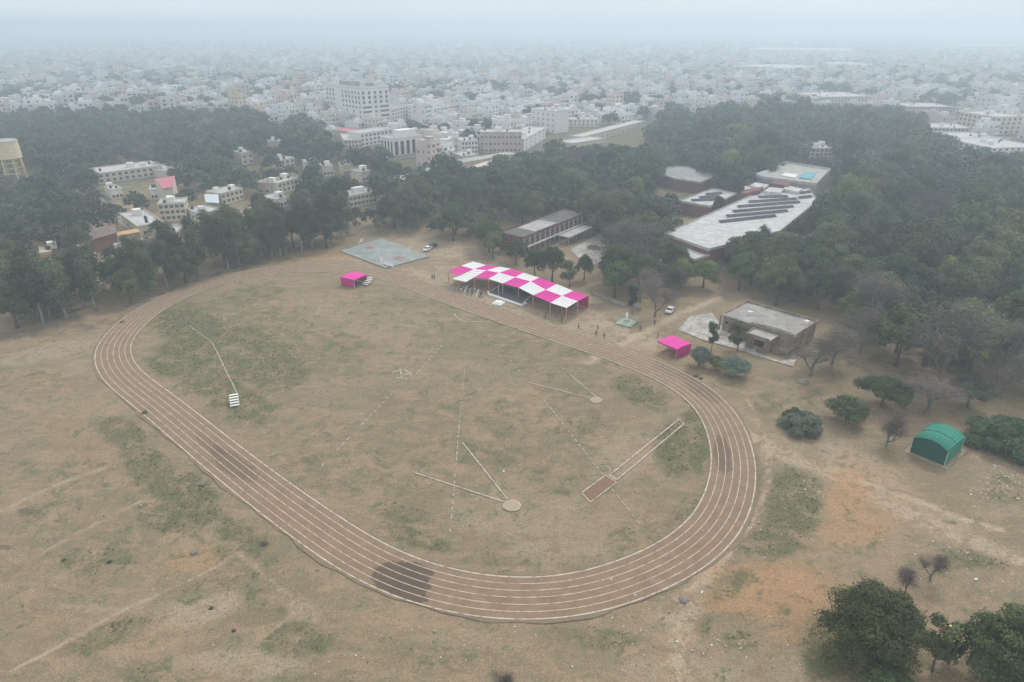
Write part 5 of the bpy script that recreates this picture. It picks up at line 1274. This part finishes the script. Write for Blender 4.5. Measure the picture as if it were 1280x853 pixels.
CLM = {'the tall block': (450,155), 'the striped office': (510,200), 'the curved annexe': (505,150), 'the pinkish columned block': (625,192), 'the long shop row roof': (770,170), 'the stairwell building': (700,165), 'the water-tank block': (1262,170), 'the arched pinkish row': (1165,138), 'the low cream far block': (1145,118), 'the white terrace': (1190,166),
       'the road end market shed': (510,228), 'the long cream quarters': (165,228), 'the cream banded block': (1055,125), 'the high white cube house': (1262,188), 'the beige low-rise': (440,182), 'the pink hall': (428,172), 'the white apartment house': (587,194), 'the low white house': (555,166)}
CLMW = {k: W(*v) for k, v in CLM.items()}
def hlook(t):
    st = int(round(t[3]/3.3)); st = max(1, min(5, st)); return f"{PAL[t[2]][1]} {['one','two','three','four','five'][st-1]}-storey {'narrow' if t[4] < 10.3 else 'broad' if t[4] > 13 else 'plain'} city house"
rank_labels(NH, hlook, CLMW, lambda t, s: t.__setitem__(7, s))
HM = {}
def house_proto(k, st, v):
    key = (k, st, v)
    if key in HM: return HM[key]
    rr = random.Random(st*10+v); h = st*3.3+.3; w_, d_ = 10.0, 11.0; b = MB()
    b.box(-w_/2, -d_/2, 0, w_/2, d_/2, h, 0)
    t = .2; ph = .9
    b.box(-w_/2, -d_/2, h+.003, w_/2, -d_/2+t, h+ph, 0); b.box(-w_/2, d_/2-t, h+.003, w_/2, d_/2, h+ph, 0); b.box(-w_/2, -d_/2+t+.003, h+.003, -w_/2+t, d_/2-t-.003, h+ph-.003, 0); b.box(w_/2-t, -d_/2+t+.003, h+.003, w_/2, d_/2-t-.003, h+ph-.003, 0)
    for f in range(st):
        z = f*3.3
        for sy in (-1, 1):
            n = rr.choice([2, 3])
            for i in range(n):
                x = -w_/2+w_*(i+.5)/n; ww = rr.choice([1.2, 1.8, 2.4]); y = sy*d_/2
                b.box(x-ww/2, min(y, y+sy*.05), z+.9, x+ww/2, max(y, y+sy*.05), z+2.4, 1)
            if f and rr.random() < .6: b.box(-w_/2+.2, min(sy*d_/2, sy*(d_/2+1.1)), z-.1, w_/2*rr.choice([0, .95]), max(sy*d_/2, sy*(d_/2+1.1)), z+.9, 0)
        for sx in (-1, 1):
            for i in range(3):
                if rr.random() < .6:
                    y = -d_/2+d_*(i+.5)/3; x = sx*w_/2; b.box(min(x, x+sx*.05), y-.5, z+1, max(x, x+sx*.05), y+.5, z+2.2, 1)
    r = MB(); a = rr.choice([-1, 1]); r.box(a*2.2-1.7, .5, h+.003, a*2.2+1.7, 4.8, h+2.7, 0); r.box(a*2.2-1.95, .25, h+2.703, a*2.2+1.95, 5.05, h+2.85, 0)
    tk = MB(); tk.tube([(-a*3, 2.5, h+.003), (-a*3, 2.5, h+1.2), (-a*3, 2.5, h+1.45)], [.6, .6, .3], 8)
    HM[key] = (b.mesh('city_house', [MC[k], M['glass']]), r.mesh('stair_room', MC[k]), tk.mesh('water_tank', M['tank'] if v else M['white'])); return HM[key]
for t in NH:
    x, y, k, h, w_, d_, th, lb = t; st = max(1, min(5, int(round(h/3.3)))); b, r, tk = house_proto(k, st, rc.randrange(3))
    o = link('city_house', b, None, (x, y, -.05), th+math.pi if rc.random() < .5 else th); o.scale = (w_/10, d_/11, 1)
    tag(o, lb, 'house', 'houses of the nearer city rows'); link('stair_room', r, o)
    if rc.random() < .6: link('water_tank', tk, o)
# the rest of the city: too many to count
def box_quads(x, y, z0, sx, sy, sz, th):
    c, s = np.cos(th), np.sin(th); P_ = {}
    def pt(a, b, z): u, v = a*sx/2, b*sy/2; return np.stack([x+u*c-v*s, y+u*s+v*c, z], -1)
    zt, zb = z0+sz, z0
    return [np.stack(q, 1) for q in ([pt(-1,-1,zt), pt(1,-1,zt), pt(1,1,zt), pt(-1,1,zt)], [pt(-1,-1,zb), pt(1,-1,zb), pt(1,-1,zt), pt(-1,-1,zt)], [pt(1,-1,zb), pt(1,1,zb), pt(1,1,zt), pt(1,-1,zt)],
                                      [pt(1,1,zb), pt(-1,1,zb), pt(-1,1,zt), pt(1,1,zt)], [pt(-1,1,zb), pt(-1,-1,zb), pt(-1,-1,zt), pt(-1,1,zt)])]
A_ = np.array([t[:7] for t in RH]); n = len(A_); x, y, k, h, w_, d_, th = A_.T
pal = np.array([p[0] for p in PAL]); colr = pal[k.astype(int)]*RNG.uniform(.55, 1.05, (n, 1)); Q, Cc = [], []
def addq(qs, cl, rf=None):
    for i, q in enumerate(qs): Q.append(q); Cc.append(cl if i or rf is None else rf)
roofc = colr*RNG.uniform(.55, 1.1, (n, 1))
addq(box_quads(x, y, 0*h-.05, w_, d_, h, th), colr, roofc)
m = RNG.random(n) < .8; rx = RNG.uniform(-.25, .25, n)*w_; ry = RNG.uniform(-.25, .25, n)*d_; c, s = np.cos(th), np.sin(th)
addq([q[m] for q in box_quads(x+rx*c-ry*s, y+rx*s+ry*c, h, w_*.36, d_*.36, 2.5+0*h, th)], colr[m])
m = RNG.random(n) < .45; rx = RNG.uniform(-.4, .4, n)*w_; ry = RNG.uniform(-.4, .4, n)*d_
addq([q[m] for q in box_quads(x+rx*c-ry*s, y+rx*s+ry*c, h, 1.3+0*h, 1.3+0*h, 1.5+0*h, th)], np.where(RNG.random((n, 1)) < .5, .05, .7)[m]*np.ones((m.sum(), 3)))
# parapets as a raised front edge and window bands
for sy in (-1, 1):
    ex = -sy*(d_/2)*s; ey = sy*(d_/2)*c
    addq(box_quads(x+ex, y+ey, h-.1, w_, .3+0*h, .9+0*h, th), colr)
    for f in range(3):
        for i, u in enumerate((-.3, .02, .32)):
            m = (h > f*3.3+2.5) & (RNG.random(n) < .75) & (y < 1500)
            ux = u*w_; qx = x+ux*c+ex*1.01; qy = y+ux*s+ey*1.01
            addq([q[m] for q in box_quads(qx, qy, f*3.3+.9+0*h, w_*RNG.uniform(.1, .24, n), .12+0*h, 1.5+0*h, th)], np.full((m.sum(), 3), .06))
for sx in (-1, 1):
    ex = sx*(w_/2)*c; ey = sx*(w_/2)*s
    addq(box_quads(x+ex, y+ey, h-.1, .3+0*h, d_, .85+0*h, th), colr)
    for f in range(3):
        m = (h > f*3.3+2.5) & (RNG.random(n) < .5) & (y < 1300); v = RNG.uniform(-.3, .3, n)*d_
        addq([q[m] for q in box_quads(x+ex*1.01-v*s, y+ey*1.01+v*c, f*3.3+.9+0*h, .12+0*h, 1.3+0*h, 1.4+0*h, th)], np.full((m.sum(), 3), .06))
cmesh = quadmesh('distant_city_blocks', np.concatenate(Q), mat('city_mass', (.5,.5,.5), attr=True), col=np.concatenate(Cc))
tag(link('distant_city_houses', cmesh), 'dense pale city roofs fading into haze', kind='stuff')
# roads of the near city
def road(name, pts, wd, m, z=.0, label=None):
    P_ = [Vector(W(*p)) for p in pts]; mb = MB()
    for i, (a, b) in enumerate(zip(P_[:-1], P_[1:])):
        d = (b-a).normalized(); nn = Vector((-d.y, d.x))*wd/2; mb.quad((*(a-nn), z+i*.003), (*(b-nn), z+i*.003), (*(b+nn), z+i*.003), (*(a+nn), z+i*.003))
    return struct(name, mb, m, label)
asph = mat('dusty_asphalt', (.15,.14,.135), var=.2, scale=.3, stain=.3)
road('road', [(440,232),(500,218),(560,207),(655,189),(720,172),(830,146),(900,128)], 11, asph, .02, 'dusty asphalt road at the city edge')
road('colony_lane', [(0,262),(60,240),(95,222),(70,205)], 4, M['apron'], .02, 'pale colony lane between the trees')
road('colony_lane', [(95,222),(135,262),(185,300)], 4, M['apron'], .03, 'pale colony lane behind the brown hall')

# ------------------------------------------------------------------ green hoarding, poles
x, y = W(548, 236); o = empty('netted_scaffold', x, y, math.radians(30), 'green netted hoarding standing above the tree belt by the road', 'hoarding')
MB().box(-3, -.1, 2, 3, .1, 8.5).build('net', M['netgreen'], o)
for sx in (-3, 0, 3): MB().tube([(sx, .2, 0), (sx, .2, 9)], .12, 5).build('post', M['steel'], o)
KEEP.append(((542,212,555,230), y))
# ------------------------------------------------------------------ people
def person_mesh(pose):
    if pose == 'stand': J = {'pelvis': (0,0,.95), 'chest': (0,.02,1.32), 'neck': (0,.02,1.48), 'head': (0,0,1.64), 'top': (0,0,1.72), 'sl': (-.19,0,1.42), 'el': (-.25,.03,1.15), 'hl': (-.25,-.08,.9), 'sr': (.19,0,1.42), 'er': (.25,.03,1.15), 'hr': (.25,-.08,.9), 'kl': (-.1,-.02,.5), 'al': (-.11,.02,.08), 'fl': (-.11,-.14,.04), 'kr': (.1,-.02,.5), 'ar': (.11,.02,.08), 'fr': (.11,-.14,.04)}
    elif pose == 'walk': J = {'pelvis': (0,0,.93), 'chest': (0,-.03,1.3), 'neck': (0,-.04,1.46), 'head': (0,-.06,1.62), 'top': (0,-.06,1.70), 'sl': (-.19,-.02,1.4), 'el': (-.25,.12,1.15), 'hl': (-.24,.14,.92), 'sr': (.19,-.02,1.4), 'er': (.25,-.1,1.15), 'hr': (.22,-.3,1.0), 'kl': (-.1,-.18,.52), 'al': (-.1,-.25,.08), 'fl': (-.1,-.4,.05), 'kr': (.1,.08,.5), 'ar': (.1,.32,.12), 'fr': (.1,.2,.03)}
    else: J = {'pelvis': (0,.08,.5), 'chest': (0,.1,.88), 'neck': (0,.08,1.03), 'head': (0,.05,1.19), 'top': (0,.05,1.27), 'sl': (-.19,.08,.97), 'el': (-.24,0,.72), 'hl': (-.15,-.22,.62), 'sr': (.19,.08,.97), 'er': (.24,0,.72), 'hr': (.15,-.22,.62), 'kl': (-.12,-.36,.5), 'al': (-.12,-.36,.08), 'fl': (-.12,-.52,.04), 'kr': (.12,-.36,.5), 'ar': (.12,-.36,.08), 'fr': (.12,-.52,.04)}
    Rr = {'pelvis': .15, 'chest': .155, 'neck': .055, 'head': .095, 'top': .07, 'sl': .07, 'sr': .07, 'el': .045, 'er': .045, 'hl': .035, 'hr': .035, 'kl': .07, 'kr': .07, 'al': .045, 'ar': .045, 'fl': .04, 'fr': .04}
    nm = list(J); E = [('pelvis','chest'),('chest','neck'),('neck','head'),('head','top'),('chest','sl'),('sl','el'),('el','hl'),('chest','sr'),('sr','er'),('er','hr'),('pelvis','kl'),('kl','al'),('al','fl'),('pelvis','kr'),('kr','ar'),('ar','fr')]
    me = bpy.data.meshes.new('t'); me.from_pydata([J[k] for k in nm], [(nm.index(a), nm.index(b)) for a, b in E], [])
    o = bpy.data.objects.new('t', me); COL.objects.link(o); o.modifiers.new('s', 'SKIN'); o.modifiers.new('u', 'SUBSURF').levels = 1
    for i, k in enumerate(nm): me.skin_vertices[0].data[i].radius = (Rr[k], Rr[k]*.85)
    me.skin_vertices[0].data[0].use_root = True
    dg = bpy.context.evaluated_depsgraph_get(); r = bpy.data.meshes.new_from_object(o.evaluated_get(dg)); bpy.data.objects.remove(o)
    r.name = 'person'; return r, J
skin = mat('skin', (.22,.12,.08)); hair = mat('hair', (.012,.01,.009)); cl = [mat('shirt_white', (.7,.7,.7)), mat('shirt_dark', (.03,.035,.05)), mat('shirt_blue', (.06,.10,.28)), mat('shirt_maroon', (.25,.03,.04)), mat('shirt_khaki', (.30,.23,.13))]
tr = [mat('trousers_dark', (.03,.03,.04)), mat('trousers_grey', (.14,.14,.15)), mat('trousers_khaki', (.26,.20,.12))]
PM = {}
def person(px_, rz, pose, ci, ti, label, group=None, z=0):
    k = (pose, ci, ti)
    if k not in PM:
        r, J = person_mesh(pose); r = r.copy(); r.materials.clear()
        for m_ in (skin, cl[ci], tr[ti], hair): r.materials.append(m_)
        for p in r.polygons:
            c_ = p.center; p.use_smooth = True; rel = c_.z-J['pelvis'][2]
            p.material_index = 0 if c_.z > J['neck'][2]-.02 or (abs(c_.x) > .2 and rel < .12 and pose != 'sit') else (2 if rel < .05 or c_.y < -.2 else 1)
        hm_ = MB(); t = J['head']; hm_.tube([(t[0], t[1]+.02, t[2]+.0), (t[0], t[1]+.02, t[2]+.07), (t[0], t[1]+.01, t[2]+.13)], [.105, .1, .03], 10)
        PM[k] = (r, hm_.mesh('hair', hair, True))
    x, y = W(*px_); r, hh = PM[k]; o = link('person', r, None, (x, y, z), rz); tag(o, label, 'person', group); link('hair', hh, o); return o
for (p, rz, pose, c_, t_, lb) in (
 ((540.5,350),.6,'stand',1,0,'person in dark clothes standing on the dirt by the court, nearer the tents'),
 ((543,350),1.4,'walk',1,0,'second person in dark clothes walking close beside the first'),
 ((602,372),2,'stand',1,1,'person in dark shirt standing at the dais corner'),
 ((702,404),.3,'stand',3,0,'person in maroon shirt standing by the straight below the pavilion end'),
 ((723,412),1.2,'walk',4,0,'person in khaki walking beside the lane lines past the pavilion'),
 ((745,421),2.1,'stand',1,1,'dark dressed person, first of the small group at the straight'),
 ((747,414),2.8,'walk',4,2,'khaki dressed person behind the small group at the straight'),
 ((755,424),.4,'stand',1,0,'dark dressed person, last of the small group at the straight'),
 ((800,413.5),1.0,'walk',2,0,'person in blue on the dirt path to the track'),
 ((818,407),.2,'stand',1,0,'dark dressed person beside the dirt path'),
 ((822,424),2,'stand',4,1,'person standing just behind the magenta tent'),
 ((682,398),1.2,'stand',2,1,'person in blue standing under the front edge of the pavilion')):
    person(p, rz, pose, c_, t_, lb)
# chairs with guests
cw = mat('chair_white', (.72,.72,.72), rough=.5)
def chair(px_, rz, lb):
    x, y = W(*px_); o = empty('plastic_chair', x, y, rz, lb, 'chair', 'white chairs for guests at the pavilion'); MB().box(-.23, -.23, .42, .23, .22, .46).build('seat', cw, o); MB().box(-.23, .2, .463, .23, .24, .9).build('backrest', cw, o)
    for sx in (-.2, .2):
        for sy in (-.2, .18): MB().box(sx-.02, sy-.02, 0, sx+.02, sy+.02, .42).build('leg', cw, o)
    return x, y
nn_ = 0
for r_ in range(3):
    for k_ in range(6):
        u = 576+k_*4.8+r_*1.2; v = 364.5+k_*1.6-r_*2.6
        lb = f"white chair, {['first','second','third','fourth','fifth','sixth'][k_]} from the court end in the {['front','middle','back'][r_]} row"
        chair((u, v), math.radians(-40)+math.pi*0, lb)
        if (r_*6+k_) % 3 != 1: person((u, v), math.radians(-40), 'sit', (1, 0, 2, 1, 3)[(nn_ := nn_+1) % 5], nn_ % 2, f"person seated in the {['front','middle','back'][r_]} row, chair {['one','two','three','four','five','six'][k_]} from the court end", 'guests seated before the pavilion')
# small dark lumps beside the track
def lump(px_, s, lb, m, name='soil_heap', cat='heap'):
    x, y = W(*px_); rr = random.Random(px_[0]); o = empty(name, x, y, rr.uniform(0, 3), lb, cat)
    mb = MB(); k = 0; n = 10
    mb.tube([(0, 0, -.1), (0, 0, .12*s), (.05*s, 0, .32*s), (.05*s, .03, .45*s)], [.75*s, .62*s, .38*s, .08*s], n)
    mb.v = [(a*(1+.25*math.sin(i*2.3)), b*(1+.25*math.sin(i*1.7)), c_) for i, (a, b, c_) in enumerate(mb.v)]; mb.build('mound', m, o, smooth=True)
dsoil = mat('dark_soil', (.09,.075,.06)); stone = mat('pale_stone', (.42,.40,.38)); ash = mat('ash_grey', (.27,.25,.24), stain=.3)
lump((181,516), 1.0, 'small dark heap on the outer edge of the home straight', dsoil); lump((152,403), .9, 'dark heap on the outer lanes of the colony bend', dsoil)
lump((870,470), .8, 'dark brown heap on the outer lanes near the magenta tent', dsoil); lump((876,473), .6, 'smaller brown heap next to the one near the magenta tent', dsoil)
lump((1004,478), 1.6, 'low heap of ash and stones below the bare tree', ash); lump((253,605), .8, 'flat grey ash heap beside the home straight', ash); lump((330,680), .7, 'dark burnt clump near the worn trench line', dsoil)
lump((855,750), .9, 'grey heap on the pale dirt below the bend', ash); lump((242,691), .7, 'small grey stone heap on the red soil patch', ash)
lump((80,700), .5, 'small dark clod on the open ground', dsoil); lump((137,702), .5, 'small dark clod near the trench line', dsoil); lump((264,760), .5, 'small dark clod on the pale dust patch', dsoil); lump((292,788), .4, 'small round green-black clod by the trench end', dsoil)
# litter: uncountable scraps
V_, c_l = [], []
for (cx, cy, rx, ry, n) in ((1250,605,38,30,230),(900,800,100,40,60),(1000,620,60,60,40),(1200,700,80,40,80),(960,700,100,60,40),(200,650,160,100,30),(600,800,300,40,40),(1050,790,60,50,30),(600,560,300,120,40),(1240,760,40,80,40),(820,760,70,30,30)):
    for _ in range(n):
        q = (random.gauss(cx, rx*.5), random.gauss(cy, ry*.5))
        if not (330 < q[1] < 870): continue
        x, y = W(*q); s = random.uniform(.04, .15)*(2.0 if random.random() < .06 else 1); a = random.uniform(0, 6.28); dx, dy = s*math.cos(a), s*math.sin(a); r = random.uniform(.4, 1)
        V_.append([(x-dx, y-dy, .02), (x+dy*r, y-dx*r, .03+s*.3), (x+dx, y+dy, .03+s*.8), (x-dy*r, y+dx*r, .04)]); g = random.choice([.75, .7, .5, .35, .6]); c_l.append((g, g, g*random.uniform(.9, 1.05)))
tag(link('litter', quadmesh('litter', np.array(V_), mat('scraps', (.6,.6,.6), attr=True), col=np.array(c_l))), 'scattered pale litter scraps and stones on the ground', kind='stuff')
# weeds and dry grass tufts
pts = []; Gi = GG; xs_ = GX[0]; ys_ = GY[:, 0]
n = 90000; X_ = RNG.uniform(-120, 120, n); Y_ = RNG.uniform(56, 175, n); ii = np.searchsorted(xs_, X_)-1; jj = np.searchsorted(ys_, Y_)-1; g_ = Gi[jj, ii]
nz = np.sin(X_*.9+2*np.sin(Y_*.35))*np.sin(Y_*.8+1.7*np.sin(X_*.4)); keep_ = (RNG.random(n) < np.clip((g_-.55)*1.6+.10*nz, .004, .6))
dmin = np.full(n, 1e9)
for a in range(0, len(TC), 3): dmin = np.minimum(dmin, np.hypot(X_-TC[a, 0]-TN[a, 0]*3.8, Y_-TC[a, 1]-TN[a, 1]*3.8))
keep_ &= dmin > 5.0; X_, Y_ = X_[keep_], Y_[keep_]; n = len(X_)
out, tn = [], []
for r_ in range(4):
    a = RNG.uniform(0, 6.28, n); s = RNG.uniform(.03, .07, n)*(1+1.2*(RNG.random(n) < .03)); hh = s*RNG.uniform(.1, .5, n); ox, oy = RNG.normal(0, .09, n), RNG.normal(0, .09, n); dx, dy = s*np.cos(a), s*np.sin(a); l_ = RNG.uniform(-1, 1, n)*s
    x, y = X_+ox, Y_+oy; out.append(np.stack([np.stack([x-dx, y-dy, 0*x-.1], -1), np.stack([x+dx, y+dy, 0*x-.1], -1), np.stack([x+dx*1.3+l_, y+dy*1.3+l_, hh], -1), np.stack([x-dx*1.3+l_, y-dy*1.3, hh*.9], -1)], 1)); tn.append(RNG.random(n))
tag(link('grass_tufts', quadmesh('grass_tufts', np.concatenate(out), leafmat('dry_grass', (.15,.16,.085), (.28,.27,.17)), tint=np.concatenate(tn))), 'short dry grass tufts and weeds over the ground', kind='stuff')
